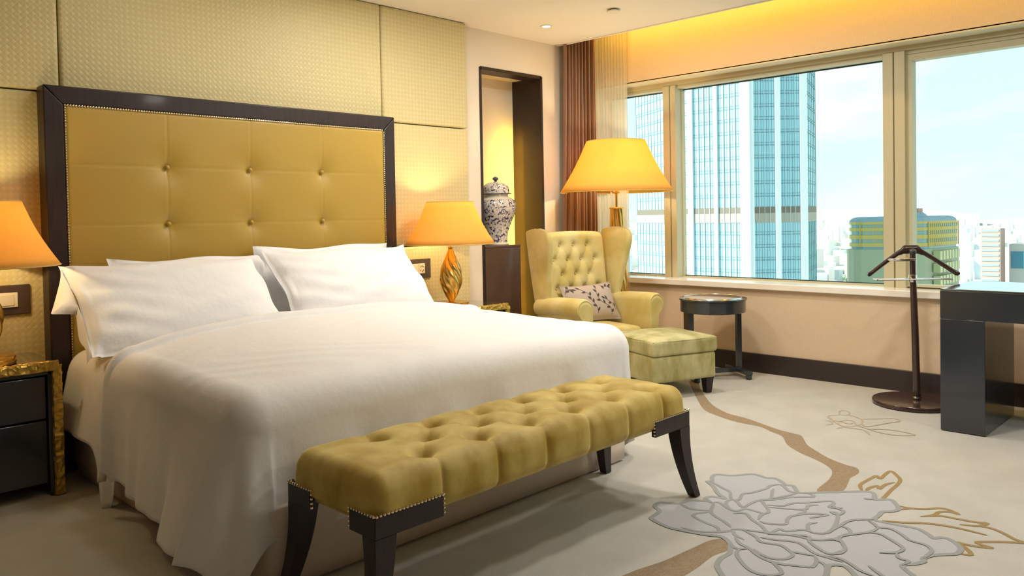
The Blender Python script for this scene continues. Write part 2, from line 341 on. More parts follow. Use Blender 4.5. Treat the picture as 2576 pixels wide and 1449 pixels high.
# ================================================================== CARPET
CARPET_BASE = mat('carpet_pile', (.52, .51, .47), .95, bump=('noise', 420, .45, .005), vary=(5.0, (.475, .465, .425), 8.0), sheen=.25)
CARPET_GREY = mat('carpet_flower', (.42, .435, .465), .95, bump=('noise', 420, .35, .004), sheen=.3)
CARPET_LINE = mat('carpet_flower_outline', (.29, .305, .30), .95, bump=('noise', 420, .4, .004))
CARPET_BRN = mat('carpet_branch', (.31, .24, .165), .95, bump=('noise', 420, .5, .004), vary=(150.0, (.26, .185, .10), 2.0))
CARPET_OCH = mat('carpet_leaf_outline', (.30, .21, .085), .95, bump=('noise', 420, .4, .004))
CARPET_BEE = mat('carpet_insect', (.41, .35, .255), .95, bump=('noise', 420, .4, .004))
CARPET = {'flower':[(2.538,1.76),(2.565,1.772),(2.599,1.776),(2.632,1.788),(2.657,1.825),(2.685,1.838),(2.712,1.834),(2.725,1.806),(2.748,1.773),(2.809,1.757),(2.841,1.708),(2.874,1.724),(2.906,1.715),(2.915,1.684),(2.922,1.663),(2.956,1.715),(3.019,1.773),(3.063,1.829),(3.067,1.809),(3.123,1.84),(3.168,1.844),(3.201,1.783),(3.272,1.734),(3.279,1.693),(3.27,1.656),(3.289,1.626),(3.259,1.575),(3.237,1.554),(3.249,1.526),(3.212,1.495),(3.185,1.469),(3.214,1.435),(3.271,1.378),(3.291,1.355),(3.361,1.29),(3.385,1.248),(3.342,1.22),(3.302,1.212),(3.318,1.193),(3.347,1.161),(3.323,1.135),(3.263,1.101),(3.224,1.108),(3.189,1.136),(3.148,1.133),(3.089,1.129),(3.088,1.083),(3.095,1.031),(3.102,0.979),(3.069,0.93),(3.049,0.912),(3.074,0.894),(3.078,0.869),(3.052,0.838),(3.013,0.813),(2.962,0.813),(2.931,0.838),(2.897,0.867),(2.849,0.883),(2.826,0.874),(2.79,0.887),(2.748,0.916),(2.708,0.884),(2.682,0.855),(2.604,0.823),(2.504,0.903),(2.547,0.979),(2.58,1.009),(2.608,1.037),(2.616,1.063),(2.586,1.092),(2.522,1.073),(2.442,1.049),(2.308,1.119),(2.235,1.262),(2.284,1.312),(2.324,1.352),(2.354,1.372),(2.4,1.384),(2.451,1.383),(2.489,1.398),(2.534,1.426),(2.563,1.476),(2.541,1.527),(2.513,1.64),(2.516,1.693)],'branches':[[(4.824,3.013),(4.608,2.854),(4.379,2.677),(4.179,2.51),(4.096,2.363),(4.046,2.22),(4.042,2.088),(3.988,1.994),(3.938,1.904),(3.812,1.817),(3.72,1.706),(3.68,1.631),(3.621,1.542),(3.547,1.48),(3.427,1.445),(3.32,1.436),(3.251,1.421),(3.225,1.361),(3.333,1.343),(3.461,1.372),(3.51,1.384),(3.601,1.383),(3.667,1.416),(3.681,1.474),(3.73,1.572),(3.798,1.658),(3.876,1.743),(4.004,1.827),(4.027,1.873),(4.048,1.976),(4.102,2.099),(4.159,2.23),(4.195,2.366),(4.321,2.538),(4.527,2.718),(4.684,2.843),(4.86,2.969)],[(2.561,1.443),(2.521,1.487),(2.392,1.503),(2.251,1.518),(2.142,1.544),(2.059,1.556),(1.922,1.576),(1.947,1.435),(2.234,1.405),(2.397,1.415),(2.483,1.4)]],'grey':[[(2.712,1.834),(2.748,1.773),(2.727,1.707),(2.753,1.652),(2.767,1.637)],[(2.829,1.748),(2.845,1.69),(2.832,1.665),(2.767,1.637),(2.73,1.605),(2.691,1.53),(2.664,1.493)],[(2.752,1.628),(2.7,1.662),(2.666,1.652),(2.641,1.586),(2.63,1.531),(2.591,1.499)],[(2.541,1.631),(2.551,1.565),(2.593,1.506),(2.633,1.472),(2.609,1.446),(2.593,1.401)],[(2.848,1.674),(2.864,1.655),(2.827,1.593),(2.825,1.558),(2.871,1.543),(2.873,1.492),(2.874,1.466),(2.908,1.464),(2.966,1.513),(2.994,1.547),(2.938,1.558),(2.879,1.561),(2.925,1.613),(2.924,1.64),(2.873,1.632),(2.831,1.589)],[(2.874,1.724),(2.844,1.678)],[(3.067,1.809),(3.032,1.744),(3.004,1.688),(2.934,1.642),(2.947,1.614),(3.015,1.634),(3.057,1.614),(3.138,1.593),(3.187,1.596),(3.227,1.567),(3.175,1.508),(3.179,1.476)],[(3.002,1.552),(3.04,1.523),(3.112,1.552),(3.16,1.569)],[(3.04,1.523),(3.117,1.49),(3.185,1.469)],[(2.994,1.547),(3.044,1.505),(3.11,1.47),(3.18,1.404),(3.204,1.447)],[(2.966,1.5),(2.999,1.45),(3.047,1.435),(3.092,1.397),(3.169,1.336),(3.156,1.311),(3.103,1.308),(3.129,1.265)],[(2.947,1.484),(3.011,1.373),(3.065,1.376),(3.099,1.35)],[(2.795,1.555),(2.827,1.52),(2.784,1.471),(2.752,1.417),(2.71,1.365),(2.769,1.352),(2.764,1.326),(2.818,1.286),(2.814,1.258)],[(2.8,1.454),(2.851,1.468),(2.889,1.461)],[(2.79,1.442),(2.788,1.41),(2.824,1.358),(2.873,1.372),(2.924,1.374),(2.999,1.325),(3.023,1.274)],[(3.019,1.377),(2.991,1.358),(2.924,1.374)],[(2.944,1.316),(2.98,1.298),(3.023,1.274)],[(2.918,1.275),(2.881,1.294),(2.821,1.261),(2.828,1.221),(2.871,1.205),(2.964,1.223),(3.06,1.257),(3.054,1.287)],[(2.644,1.482),(2.673,1.45),(2.706,1.369),(2.741,1.298),(2.756,1.219),(2.793,1.178),(2.845,1.151)],[(2.668,1.444),(2.646,1.384),(2.614,1.347),(2.633,1.286),(2.611,1.242),(2.584,1.216),(2.538,1.221),(2.512,1.258),(2.521,1.305),(2.542,1.339)],[(2.649,1.37),(2.666,1.32),(2.695,1.247),(2.649,1.171),(2.644,1.121),(2.642,1.069)],[(2.596,1.439),(2.552,1.397),(2.537,1.354),(2.498,1.293),(2.487,1.232),(2.516,1.165),(2.541,1.129),(2.596,1.138),(2.627,1.159)],[(2.605,1.239),(2.614,1.21),(2.627,1.159)],[(2.51,1.374),(2.463,1.36),(2.403,1.3),(2.376,1.252),(2.385,1.208),(2.425,1.181),(2.457,1.204),(2.49,1.247)],[(2.534,1.426),(2.509,1.395),(2.51,1.374),(2.537,1.354)],[(2.693,1.363),(2.771,1.254),(2.728,1.22),(2.685,1.16),(2.679,1.12),(2.73,1.109)],[(2.596,1.138),(2.58,1.102),(2.521,1.074),(2.468,1.067)],[(3.306,1.207),(3.287,1.243)],[(3.171,1.321),(3.116,1.292),(3.099,1.249),(3.044,1.25),(3.056,1.285)],[(3.044,1.25),(2.949,1.218),(2.869,1.208)],[(3.089,1.129),(3.051,1.171),(3.009,1.195),(2.944,1.201),(2.869,1.208),(2.837,1.211)],[(2.944,1.201),(2.935,1.166),(2.896,1.145),(2.862,1.162)],[(3.062,1.141),(3.043,1.112),(3.022,1.09),(3.037,1.052),(3.006,1.001),(2.974,0.965),(2.968,0.912),(2.934,0.882),(2.886,0.88),(2.849,0.883)],[(3.022,1.09),(2.958,1.097),(2.879,1.144),(2.836,1.16),(2.796,1.133),(2.752,1.105),(2.7,1.105),(2.669,1.14)],[(2.951,1.095),(2.962,1.061),(2.94,1.024),(2.908,0.979),(2.883,0.958),(2.835,0.965),(2.796,1.007)],[(2.835,0.965),(2.797,0.942),(2.792,0.911),(2.748,0.916)],[(2.651,1.132),(2.661,1.084),(2.639,1.037),(2.616,1.003),(2.602,0.952)],[(2.669,0.996),(2.634,0.949),(2.604,0.901)],[(2.783,1.188),(2.805,1.164),(2.796,1.133)]],'brown':[[(3.374,1.282),(3.435,1.314),(3.483,1.32),(3.568,1.315),(3.614,1.31),(3.581,1.284),(3.66,1.289),(3.72,1.287),(3.68,1.25),(3.627,1.216),(3.559,1.203),(3.461,1.198),(3.358,1.189),(3.341,1.195)],[(3.385,1.27),(3.431,1.275),(3.484,1.259),(3.449,1.24),(3.52,1.24),(3.576,1.221)],[(3.3,1.116),(3.301,1.07),(3.332,1.023),(3.376,0.986),(3.382,0.955),(3.357,0.915),(3.36,0.949),(3.332,0.974),(3.283,0.981),(3.234,1.013)],[(3.251,0.999),(3.294,0.957),(3.302,0.906),(3.312,0.843),(3.328,0.809),(3.277,0.827),(3.249,0.881)],[(3.277,0.827),(3.284,0.786),(3.264,0.744),(3.229,0.7),(3.217,0.665),(3.19,0.704),(3.158,0.744),(3.112,0.79),(3.097,0.758),(3.093,0.738),(3.069,0.794),(3.066,0.842),(3.041,0.81),(2.988,0.775),(2.969,0.81)],[(3.099,1.106),(3.13,1.042),(3.178,0.977),(3.201,0.917),(3.208,0.855),(3.204,0.779)],[(3.261,1.097),(3.301,1.065)],[(3.185,1.14),(3.229,1.109)]],'bee':[[(4.57,1.862),(4.659,1.893),(4.681,1.867),(4.639,1.831),(4.586,1.826),(4.57,1.862)],[(4.56,1.858),(4.516,1.893),(4.468,1.884),(4.425,1.84),(4.428,1.804),(4.477,1.778),(4.468,1.741),(4.401,1.698),(4.446,1.69),(4.509,1.709),(4.551,1.737),(4.589,1.79),(4.586,1.826)],[(4.475,1.876),(4.415,1.835),(4.363,1.788),(4.341,1.754),(4.344,1.72),(4.392,1.694)],[(4.389,1.866),(4.395,1.843),(4.344,1.811),(4.297,1.828)],[(4.428,1.804),(4.365,1.787)],[(4.266,1.754),(4.3,1.743),(4.335,1.747),(4.322,1.717),(4.329,1.665),(4.323,1.629),(4.281,1.594),(4.253,1.572)],[(4.428,1.804),(4.402,1.743),(4.437,1.732)],[(4.392,1.694),(4.379,1.65),(4.356,1.619)],[(4.548,1.726),(4.625,1.651),(4.674,1.593),(4.638,1.556),(4.54,1.596),(4.408,1.646),(4.45,1.686)],[(4.365,1.623),(4.414,1.552),(4.423,1.484),(4.404,1.403),(4.351,1.438),(4.328,1.498),(4.336,1.572),(4.365,1.623)]]}
def spline(pts, n=5, closed=False):
    out = []; L = len(pts)
    rng = range(L if closed else L-1)
    for i in rng:
        if closed: p0, p1, p2, p3 = pts[i-1], pts[i], pts[(i+1) % L], pts[(i+2) % L]
        else: p0, p1, p2, p3 = pts[max(i-1, 0)], pts[i], pts[i+1], pts[min(i+2, L-1)]
        for k in range(n):
            u = k/n
            out.append(tuple(.5*((2*p1[a])+(-p0[a]+p2[a])*u+(2*p0[a]-5*p1[a]+4*p2[a]-p3[a])*u*u+(-p0[a]+3*p1[a]-3*p2[a]+p3[a])*u**3) for a in (0, 1)))
    if not closed: out.append(tuple(pts[-1]))
    return out
cp = MB(); cp.use(CARPET_BASE); cp.box((XL_, YF_, -.0135), (5.41, YB, -.0034))
def fillpoly(b, pts, z):
    from mathutils.geometry import tessellate_polygon
    tris = tessellate_polygon([[Vector((x, y, 0)) for x, y in pts]])
    b.add([(x, y, z) for x, y in pts], [tuple(q) for q in tris])
def ribbon(b, pts, w, z, closed=False):
    P = spline(pts, 4, closed); L = len(P); q = []
    for i, p in enumerate(P):
        a = P[(i+1) % L] if closed else P[min(i+1, L-1)]; c = P[i-1] if (closed or i) else P[0]
        dx, dy = a[0]-c[0], a[1]-c[1]; l = math.hypot(dx, dy) or 1
        ww = w*(1 if closed else min(1, .35+.25*min(i, L-1-i)))
        q.append(((p[0]-dy/l*ww/2, p[1]+dx/l*ww/2, z+i*1.5e-6), (p[0]+dy/l*ww/2, p[1]-dx/l*ww/2, z+i*1.5e-6)))
    b.grid(np.array(q), closeu=closed)
cp.use(CARPET_BRN)
for br in CARPET['branches']: fillpoly(cp, spline(br, 3, True), -.0030)
cp.use(CARPET_GREY); fl = spline(CARPET['flower'], 3, True); fillpoly(cp, fl, -.0024)
cp.use(CARPET_LINE); ribbon(cp, CARPET['flower'], .019, -.0018, True)
for g in CARPET['grey']: ribbon(cp, g, .0145, -.0016+.00004*CARPET['grey'].index(g))
cp.use(CARPET_OCH)
for g in CARPET['brown']: ribbon(cp, g, .017, -.0026+.0001*CARPET['brown'].index(g))
cp.use(CARPET_BEE)
for g in CARPET['bee']: ribbon(cp, g, .011, -.0026+.0001*CARPET['bee'].index(g))
for k_ in range(6, len(cp.f)):
    f = cp.f[k_]; a, b_, c_ = (cp.v[f[0]], cp.v[f[1]], cp.v[f[2]]); nz = (b_[0]-a[0])*(c_[1]-a[1])-(b_[1]-a[1])*(c_[0]-a[0])
    if nz < 0: cp.f[k_] = f[::-1]
o = cp.build('carpet', None, smooth=False, fix=False); tag(o, 'cream fitted carpet with a grey peony, brown branches and an insect woven in', 'carpet')

# ================================================================== WALL PANELS
def wpanel(x0, x1, z0, z1, label):
    o = box('wall_panel', (x0+.003, 4.222, z0+.003), (x1-.003, YB, z1-.003), PANEL, bevel=.014, seg=4)
    tag(o, label, 'wall panel', 'woven padded wall panels behind the bed')
for x0, x1, z0, z1, l in (
    (.49, 1.238, 0, .985, 'padded woven wall panel behind the left nightstand, holding the left switch plate'),
    (.49, 1.238, .985, 1.805, 'padded woven wall panel left of the headboard, above the left table lamp'),
    (.49, 1.238, 1.805, ZC, 'padded woven wall panel in the top left corner of the photo'),
    (1.238, 3.134, 1.805, ZC, 'widest padded woven wall panel, above the headboard'),
    (3.134, 3.885, 0, .985, 'padded woven wall panel with the light switch and socket, right of the pillows'),
    (3.134, 3.885, .985, 1.805, 'padded woven wall panel right of the headboard, behind the lamp shade'),
    (3.134, 3.885, 1.805, ZC, 'padded woven wall panel meeting the ceiling, right of the widest one')):
    wpanel(x0, x1, z0, z1, l)

# ================================================================== HEADBOARD
hb = thing('headboard', 'tall dark-framed headboard with a button-tufted gold fabric panel behind the pillows', 'headboard', (2.143, 4.12, 0))
HX0, HX1, HZ = 1.135-2.143, 3.151-2.143, 1.823; fw_ = .086
def hpoly(name, pts):
    b = MB(); b.extr(pts, 0, .10, 'y'); return b.build(name, WOOD, hb, bevel=.007, seg=3, smooth=True)
g_ = .0008
hpoly('frame_stile', [(HX0, .02), (HX0+fw_, .02), (HX0+fw_, HZ-fw_-g_), (HX0, HZ-g_)])
hpoly('frame_stile', [(HX1, .02), (HX1, HZ-g_), (HX1-fw_, HZ-fw_-g_), (HX1-fw_, .02)])
hpoly('frame_rail', [(HX0+g_, HZ), (HX0+fw_+g_, HZ-fw_), (HX1-fw_-g_, HZ-fw_), (HX1-g_, HZ)])
BX = [1.699-2.143, .012, 2.612-2.143]; BZ = [1.457, 1.167, .877]
def hb_disp(P, Nn):
    f = np.clip(-Nn[:, 1], 0, 1)[:, None] if False else (P[:, 1:2] < .05)
    d = np.zeros(len(P))
    for bx in BX:
        d += .0016*np.exp(-(np.abs(P[:, 0]-bx)/.005)**2)
        for bz in BZ:
            r = np.hypot(P[:, 0]-bx, P[:, 2]-bz); d += .022*np.exp(-(r/.034)) + .008*np.exp(-(r/.09)**2)
    for bz in BZ: d += .0014*np.exp(-(np.abs(P[:, 2]-bz)/.005)**2)
    P = P.copy(); P[:, 1] += np.where(f[:, 0], d, 0)
    return P
RB('tufted_panel', (HX0+fw_-.004, .000, .05), (HX1-fw_+.004, .09, HZ-fw_+.004), .022, (300, 4, 230), HBPAN, hb, disp=hb_disp)
for bz in BZ:
    for bx in BX: MB().sphere((bx, .012, bz), .0125, 16, 8).build('button', HBPAN, hb, label='fabric-covered button')
nb = MB(); s_ = .0125
ix0, ix1, iz = HX0+fw_+.004, HX1-fw_-.004, HZ-fw_-.004
for i in range(int((ix1-ix0)/s_)+1): nb.sphere((ix0+i*s_, -.001, iz), .0055, 6, 4)
for i in range(1, int((iz-.45)/s_)): nb.sphere((ix0, -.001, iz-i*s_), .0055, 6, 4); nb.sphere((ix1, -.001, iz-i*s_), .0055, 6, 4)
nt_ = nb.build('nailhead_trim', NAIL, hb); nt_['kind'] = 'stuff'; nt_['label'] = 'row of small brass nailheads round the panel'

# ================================================================== BED
bed = thing('bed', 'king-size bed with beige upholstered base under white bedding', 'bed', (2.143, 3.2, 0))
RB('base', (-.93, -.93, .0), (.93, .90, .27), .02, (20, 20, 4), BASEF, bed)
RB('mattress', (-.94, -.88, .272), (.94, .895, .568), .05, (30, 30, 6), LINEN, bed)

def drape(X0, X1, Y0, Y1, R, top, LL, LF, LR, n=(150, 120), seed=1, amp=.022, flare=.05, p=3.0, rip=1.0, hemf=None, lflare=0):
    """a cloth lying on a rounded rectangle and hanging over its left, foot and right edges"""
    ns, ntt = n
    ss = np.linspace(-LL, (X1-X0)+LR, ns); tt = np.linspace(-LF, Y1-Y0, ntt)
    P = np.zeros((ns, ntt, 3))
    for i, s in enumerate(ss):
        for j, t in enumerate(tt):
            dx = s if s < 0 else (s-(X1-X0) if s > X1-X0 else 0); dy = t if t < 0 else 0
            if hemf: k = hemf(X0+s); dx *= k; dy *= k
            bx = X0+min(max(s, 0), X1-X0); by = Y0+max(t, 0)
            z0 = top(bx, by)
            d = (abs(dx)**p+abs(dy)**p)**(1/p)
            if d < 1e-9: P[i, j] = (bx, by, z0); continue
            l = math.hypot(dx, dy); ux, uy = dx/l, dy/l
            if d < PI*R/2: h = R*math.sin(d/R); z = z0-R*(1-math.cos(d/R)); drop = 0
            else: drop = d-PI*R/2; h = R; z = z0-R-drop*(1 if drop < .25 else 1)
            ang = math.atan2(uy, ux)
            arc = (by*1.0 if abs(dy) < 1e-9 else 0)+(bx*1.0 if abs(dx) < 1e-9 else 0)+ang*.28
            w = math.sin(arc*13+seed)+.6*math.sin(arc*23+2*seed+1)+.3*math.sin(arc*41+seed)
            h += amp*rip*w*min(1, drop/.35)+flare*drop+lflare*drop*max(0, -ux)*min(1, max(0, (3.15-by)/.7))
            if z < .10: z = .045+.055*math.exp((z-.10)/.055)
            P[i, j] = (bx+ux*h, by+uy*h, z)
    return P
def dtop(x, y):
    c = (x-2.15)/.92; a = max(0, 1-abs(c)**2.6); k = min(max((y-2.36)/1.15, 0), 1)
    z = .632+a*(.008+.075*k)+.012*k
    z += .006*math.sin(3.1*x+1.2*y)*math.sin(2.3*y+.7)+.003*math.sin(9*x+2*y)*math.sin(7*y-3*x)
    return z
YH = 3.43
P = drape(1.25, 3.105, 2.425, YH, .125, dtop, .57, .54, .56, n=(210, 250), flare=.03, p=2.5, lflare=.30, amp=.016, hemf=lambda x: 1+.12*min(1, max(0, (x-2.55)/.35)))
# the head edge lies in a soft curve, rolled over
for i in range(P.shape[0]):
    for j in range(P.shape[1]):
        k = max(0, (P[i, j, 1]-(YH-.14))/.14)
        P[i, j, 1] += .05*math.sin((P[i, j, 0]-1.2)*1.6)*min(1, max(0, (P[i, j, 1]-2.9)/.6))
        if k > 0: P[i, j, 2] += .022/(1+math.exp(-(k-.60)/.035))-.040*max(0, k-.86)/.14-.008*math.exp(-((k-.52)/.07)**2)
        x, y, z = P[i, j]; P[i, j, 2] += (.0012)*math.sin(31*x+9*math.sin(7*y))*math.sin(3*y+2*x)*(z > .5)
du = MB(); du.grid(P); o = du.build('duvet', LINEN, solid=.035, angle=180, fix=True)
o.modifiers['solid'].offset = -1; o.modifiers['solid'].use_rim = True
tag(o, 'thick plain white duvet spread over the bed and hanging over its foot', 'duvet')
# fold stitching line
def stop(x, y): return .580+.010*max(0, 1-abs((x-2.15)/.92)**3)
def hem(x): return 1.0
P = drape(1.29, 3.00, 3.15, 4.07, .10, stop, .55, .0, .42, n=(120, 60), seed=4, amp=.006, flare=.01)
for i in range(P.shape[0]):
    for j in range(P.shape[1]):
        x, y, z = P[i, j]
        if x < 1.29 and z < .50:
            k = (.50-z)/.38; yy = (y-3.50)
            P[i, j, 2] = .50-(.50-z)*(.62+.62*math.exp(-(yy/.07)**2)); P[i, j, 0] -= .03*k*(yy > .0)+.02*k
sh = MB(); sh.grid(P); o = sh.build('bed_sheet', PILLOWM, solid=.004, angle=180)
tag(o, 'thin white bed sheet hanging to a point beside the left nightstand', 'sheet')

def pillow(label, cx, y0, z0, y1, z1, w, th, seed, roll=0, flange=0, group='white bed pillows', skew=0):
    nu, nv = 72, 44; up = Vector((skew, y1-y0, z1-z0)); h = up.length; up.normalize()
    ex = Vector((math.cos(roll), 0, math.sin(roll))); ex = (ex-up*ex.dot(up)).normalized(); nn = ex.cross(up)   # towards the room
    c = Vector((cx, (y0+y1)/2, (z0+z1)/2)); b = MB(); rs = np.random.RandomState(seed); ph = rs.uniform(0, 6, 8)
    for sgn in (1, -1):
        G = np.zeros((nu+1, nv+1, 3))
        for i in range(nu+1):
            for j in range(nv+1):
                u = -1+2*i/nu; v = -1+2*j/nv
                x = w/2*u*(1-.045*(1-v*v)); y = h/2*v*(1-.07*(1-u*u)**.8)
                e_ = max(0, (1-abs(u)**3.2))**.55*max(0, (1-abs(v)**2.6))**.6
                z = th/2*e_*(1+.10*math.sin(2.2*u+ph[0])*math.sin(1.7*v+ph[1]))
                wr_ = .0045*math.sin(26*u*.5+9*v+ph[2])*math.exp(-((1-abs(u))/.25)**1)+.003*math.sin(14*v-6*u+ph[3])*e_+.0035*math.sin(9*u+16*v+ph[4])*math.exp(-((u+.55)/.35)**2)
                z = sgn*z+wr_*(1 if e_ > .02 else .4)+ (.010*math.sin(5*v+ph[5]) if abs(u) > .93 else 0)
                y += .008*math.sin(5*u+ph[6])*abs(v)
                G[i, j] = c+ex*x+up*y+nn*z
        b.grid(G if sgn > 0 else G[::-1])
    if flange:
        G = np.zeros((9, nv+1, 3))
        for i in range(9):
            for j in range(nv+1):
                k = i/8; v = -1+2*j/nv; L = flange*(max(0, (1-v))/.72 if v > .28 else .12+.88*max(0, 1-(.28-v)/.10))
                x = -w/2*(1-.045*(1-v*v))-L*k; y = h/2*v*.97-.045*k*(v > .1)
                z = (.025*math.sin(7*v+1)*k-.045*k*k)
                G[i, j] = c+ex*x+up*y+nn*z
        b.grid(G)
    o = b.build('pillow', PILLOWM, angle=180); bm = bmesh.new(); bm.from_mesh(o.data); bmesh.ops.remove_doubles(bm, verts=bm.verts, dist=.0005); bm.to_mesh(o.data); bm.free()
    return tag(o, label, 'pillow', group)
pillow('white pillow standing behind the left front one, against the headboard', 1.78, 4.0, .60, 4.058, 1.0, .82, .09, 3, roll=.02)
pillow('white pillow standing behind the right front one, against the headboard', 2.57, 4.0, .60, 4.058, 1.03, .90, .09, 4, roll=.03)
pillow('white pillow in front on the left, its open end hanging past the bed edge', 1.600, 3.56, .607, 3.965, .985, .935, .19, 1, roll=-.005, flange=.10)
pillow('white pillow in front on the right, reaching towards the lit table lamp', 2.595, 3.60, .612, 3.96, 1.005, .95, .19, 2, roll=.015, skew=.0)

# ================================================================== BENCH
bench = thing('bench', 'long gold velvet button-tufted bench with dark legs at the foot of the bed', 'bench', (2.0525, 2.005, 0))
bw, bd = 1.555/2, .430/2; zt, zb = .462, .305
bt = []
for k in range(6): bt.append((-.552+.231*k+.02, -.115)); bt.append((-.552+.231*k+.02, .115))
for k in range(5): bt.append((-.552+.1155+.231*k+.02, 0.0))
front = [b for b in bt if b[1] < -.05]; backr = [b for b in bt if b[1] > .05]; mid = [b for b in bt if abs(b[1]) < .05]
segs = []
for m_ in mid:
    for q in front+backr:
        if abs(q[0]-m_[0]) < .13: segs.append((m_, q))
def segd(X, Y, a, b):
    ax, ay = a; vx, vy = b[0]-ax, b[1]-ay; L2 = vx*vx+vy*vy
    t = np.clip(((X-ax)*vx+(Y-ay)*vy)/L2, 0, 1); return np.hypot(X-ax-t*vx, Y-ay-t*vy)
def bench_disp(P, Nn):
    X, Y, Z = P[:, 0].copy(), P[:, 1].copy(), P[:, 2].copy(); up = np.clip(Nn[:, 2], 0, 1)
    d = np.zeros(len(P))
    for (x, y) in bt:
        r = np.hypot(X-x, Y-y); d += .044*np.exp(-(r/.033)**1.8)+.012*np.exp(-(r/.065)**2)
    cre = np.full(len(P), 9.)
    for a, b in segs: cre = np.minimum(cre, segd(X, Y, a, b))
    for (x, y) in front: cre = np.minimum(cre, segd(X, Y, (x, y), (x+.0, -bd-.05)))
    for (x, y) in backr: cre = np.minimum(cre, segd(X, Y, (x, y), (x, bd+.05)))
    for s in (-1, 1):
        xe = (bt[0][0] if s < 0 else max(b[0] for b in bt)); 
        for yy in (-.115, .115): cre = np.minimum(cre, segd(X, Y, (xe, yy), (s*(bw+.05), yy))*1.0+.012)
    d += .0030*np.exp(-(cre/.007))+.003*np.exp(-(cre/.035)**2)
    crown = .014*(1-(np.abs(X)/bw)**6)*(1-(np.abs(Y)/bd)**4)
    P = P.copy(); P[:, 2] += up*(crown-d)
    # vertical seams and bulges on the long faces
    fr = np.clip(np.abs(Nn[:, 1]), 0, 1)*(1-up); sg = np.sign(Nn[:, 1]); dm = np.full(len(P), 9.)
    for (x, y) in front: dm = np.minimum(dm, np.abs(X-x))
    hz = np.clip((Z-zb)/(zt-zb), 0, 1); bul = .012*np.sin(PI*np.clip(hz*.8+.2, 0, 1))
    P[:, 1] += sg*fr*(bul-.012*np.exp(-dm/.010)-.004*np.exp(-(dm/.04)**2))
    ends = np.clip(np.abs(Nn[:, 0]), 0, 1)*(1-up); P[:, 0] += np.sign(Nn[:, 0])*ends*bul*.8*(Z > .34)
    return P
RB('cushion', (-bw, -bd, zb), (bw, bd, zt), .045, (260, 76, 26), VELB, bench, disp=bench_disp)
for (x, y) in bt: MB().sphere((x, y, zt-.030), .009, 10, 6).build('button', VELB, bench)
for sx_ in (-1, 1):
    for sy_ in (-1, 1):
        X1 = sx_*(bw+.012); Y1 = sy_*(bd+.014)
        b = MB(); L_ = [(X1, Y1), (X1-sx_*.245, Y1), (X1-sx_*.245, Y1-sy_*.02), (X1-sx_*.02, Y1-sy_*.02), (X1-sx_*.02, Y1-sy_*.125), (X1, Y1-sy_*.125)]
        b.prism(L_, .296, .357)
        b.build('corner_rail', WOOD, bench, bevel=.002)
        G = []; n = 14
        for i in range(n+1):
            k = i/n; z = .296*(1-k); wdt = .072*(1-k)+.036*k; dpt = .062*(1-k)+.036*k
            ox = sx_*(.055*max(0, k-.12)**1.9)+sx_*.0; xo = X1+ox; yo = Y1+sy_*.02*k**2
            xi = xo-sx_*wdt; yi = yo-sy_*dpt
            G.append([(xo, yo, z), (xi, yo, z), (xi, yi, z), (xo, yi, z)])
        b = MB(); b.grid(np.array(G), closev=True); L0 = 0; b.add(G[0], [(0, 1, 2, 3)]); b.add(G[-1], [(3, 2, 1, 0)])
        b.build('leg', WOOD, bench, smooth=True, angle=35)
        b = MB()
        for i in range(19): b.sphere((X1-sx_*(.006+i*.0131), Y1, .361), .0048, 6, 4)
        for i in range(5): b.sphere((X1-sx_*.249, Y1-sy_*.004, .361-i*.0135), .0048, 6, 4)
        for i in range(10): b.sphere((X1, Y1-sy_*(.006+i*.0131), .361), .0048, 6, 4)
        for i in range(5): b.sphere((X1-sx_*.004, Y1-sy_*.130, .361-i*.0135), .0048, 6, 4)
        q = b.build('nailhead_trim', NAIL, bench); q['label'] = 'short row of brass nailheads along the corner rail'

# ================================================================== NIGHTSTANDS
def jag_strip(b, p0, p1, wid, dep, axis, seed):
    """hammered gold edging between two points, with a scalloped surface"""
    p0 = Vector(p0); p1 = Vector(p1); n = max(8, int((p1-p0).length/.012)); rs = np.random.RandomState(seed)
    P = np.zeros((n+1, 8, 3)); d = (p1-p0).normalized()
    a = Vector(wid); c = Vector(dep)
    for i in range(n+1):
        q = p0+(p1-p0)*(i/n); k = 1+.16*rs.uniform(-1, 1)+.12*math.sin(i*1.9); kk = 1+.10*rs.uniform(-1, 1)
        for j, (u, v) in enumerate(((-.5, -.5), (0, -.62), (.5, -.5), (.62, 0), (.5, .5), (0, .55), (-.5, .5), (-.6, 0))):
            P[i, j] = q+a*u*kk+c*v*k
    b.grid(P, closev=True); b.add(P[0], [tuple(range(8))]); b.add(P[-1], [tuple(range(8))[::-1]])
def nightstand(cx, label, seed):
    t = thing('nightstand', label, 'nightstand', (cx, 4.02, 0), group='nightstands')
    w, d, h = .325, .20, .585
    b = MB(); b.box((-w+.012, -d+.02, 0), (-w+.05, d-.003, h-.02)); b.box((w-.05, -d+.02, 0), (w-.012, d-.003, h-.02)); b.box((-w+.012, -d+.02, h-.06), (w-.012, d-.003, h-.014)); b.box((-w+.05, d-.03, .05), (w-.05, d-.004, h-.06))
    b.build('carcass', BLACKW, t, bevel=.003)
    box('top', (-w+.018, -d+.022, h-.014), (w-.018, d-.004, h-.002), GLASSTOP, t, bevel=.002)
    box('drawer', (-w+.056, -d+.028, .335), (w-.056, d-.04, h-.066), BLACKW, t, bevel=.004)
    box('drawer', (-w+.056, -d+.028, .055), (w-.056, d-.04, .327), BLACKW, t, bevel=.004)
    b = MB()
    jag_strip(b, (-w+.01, -d+.012, h-.022), (w-.01, -d+.012, h-.022), (0, 0, .038), (0, .024, 0), 'x', seed)
    for s in (-1, 1): jag_strip(b, (s*(w-.016), -d+.012, .002), (s*(w-.016), -d+.012, h-.02), (.034, 0, 0), (0, .024, 0), 'z', seed+s+3)
    b.build('gold_edging', HAMM, t, angle=25)
    return t
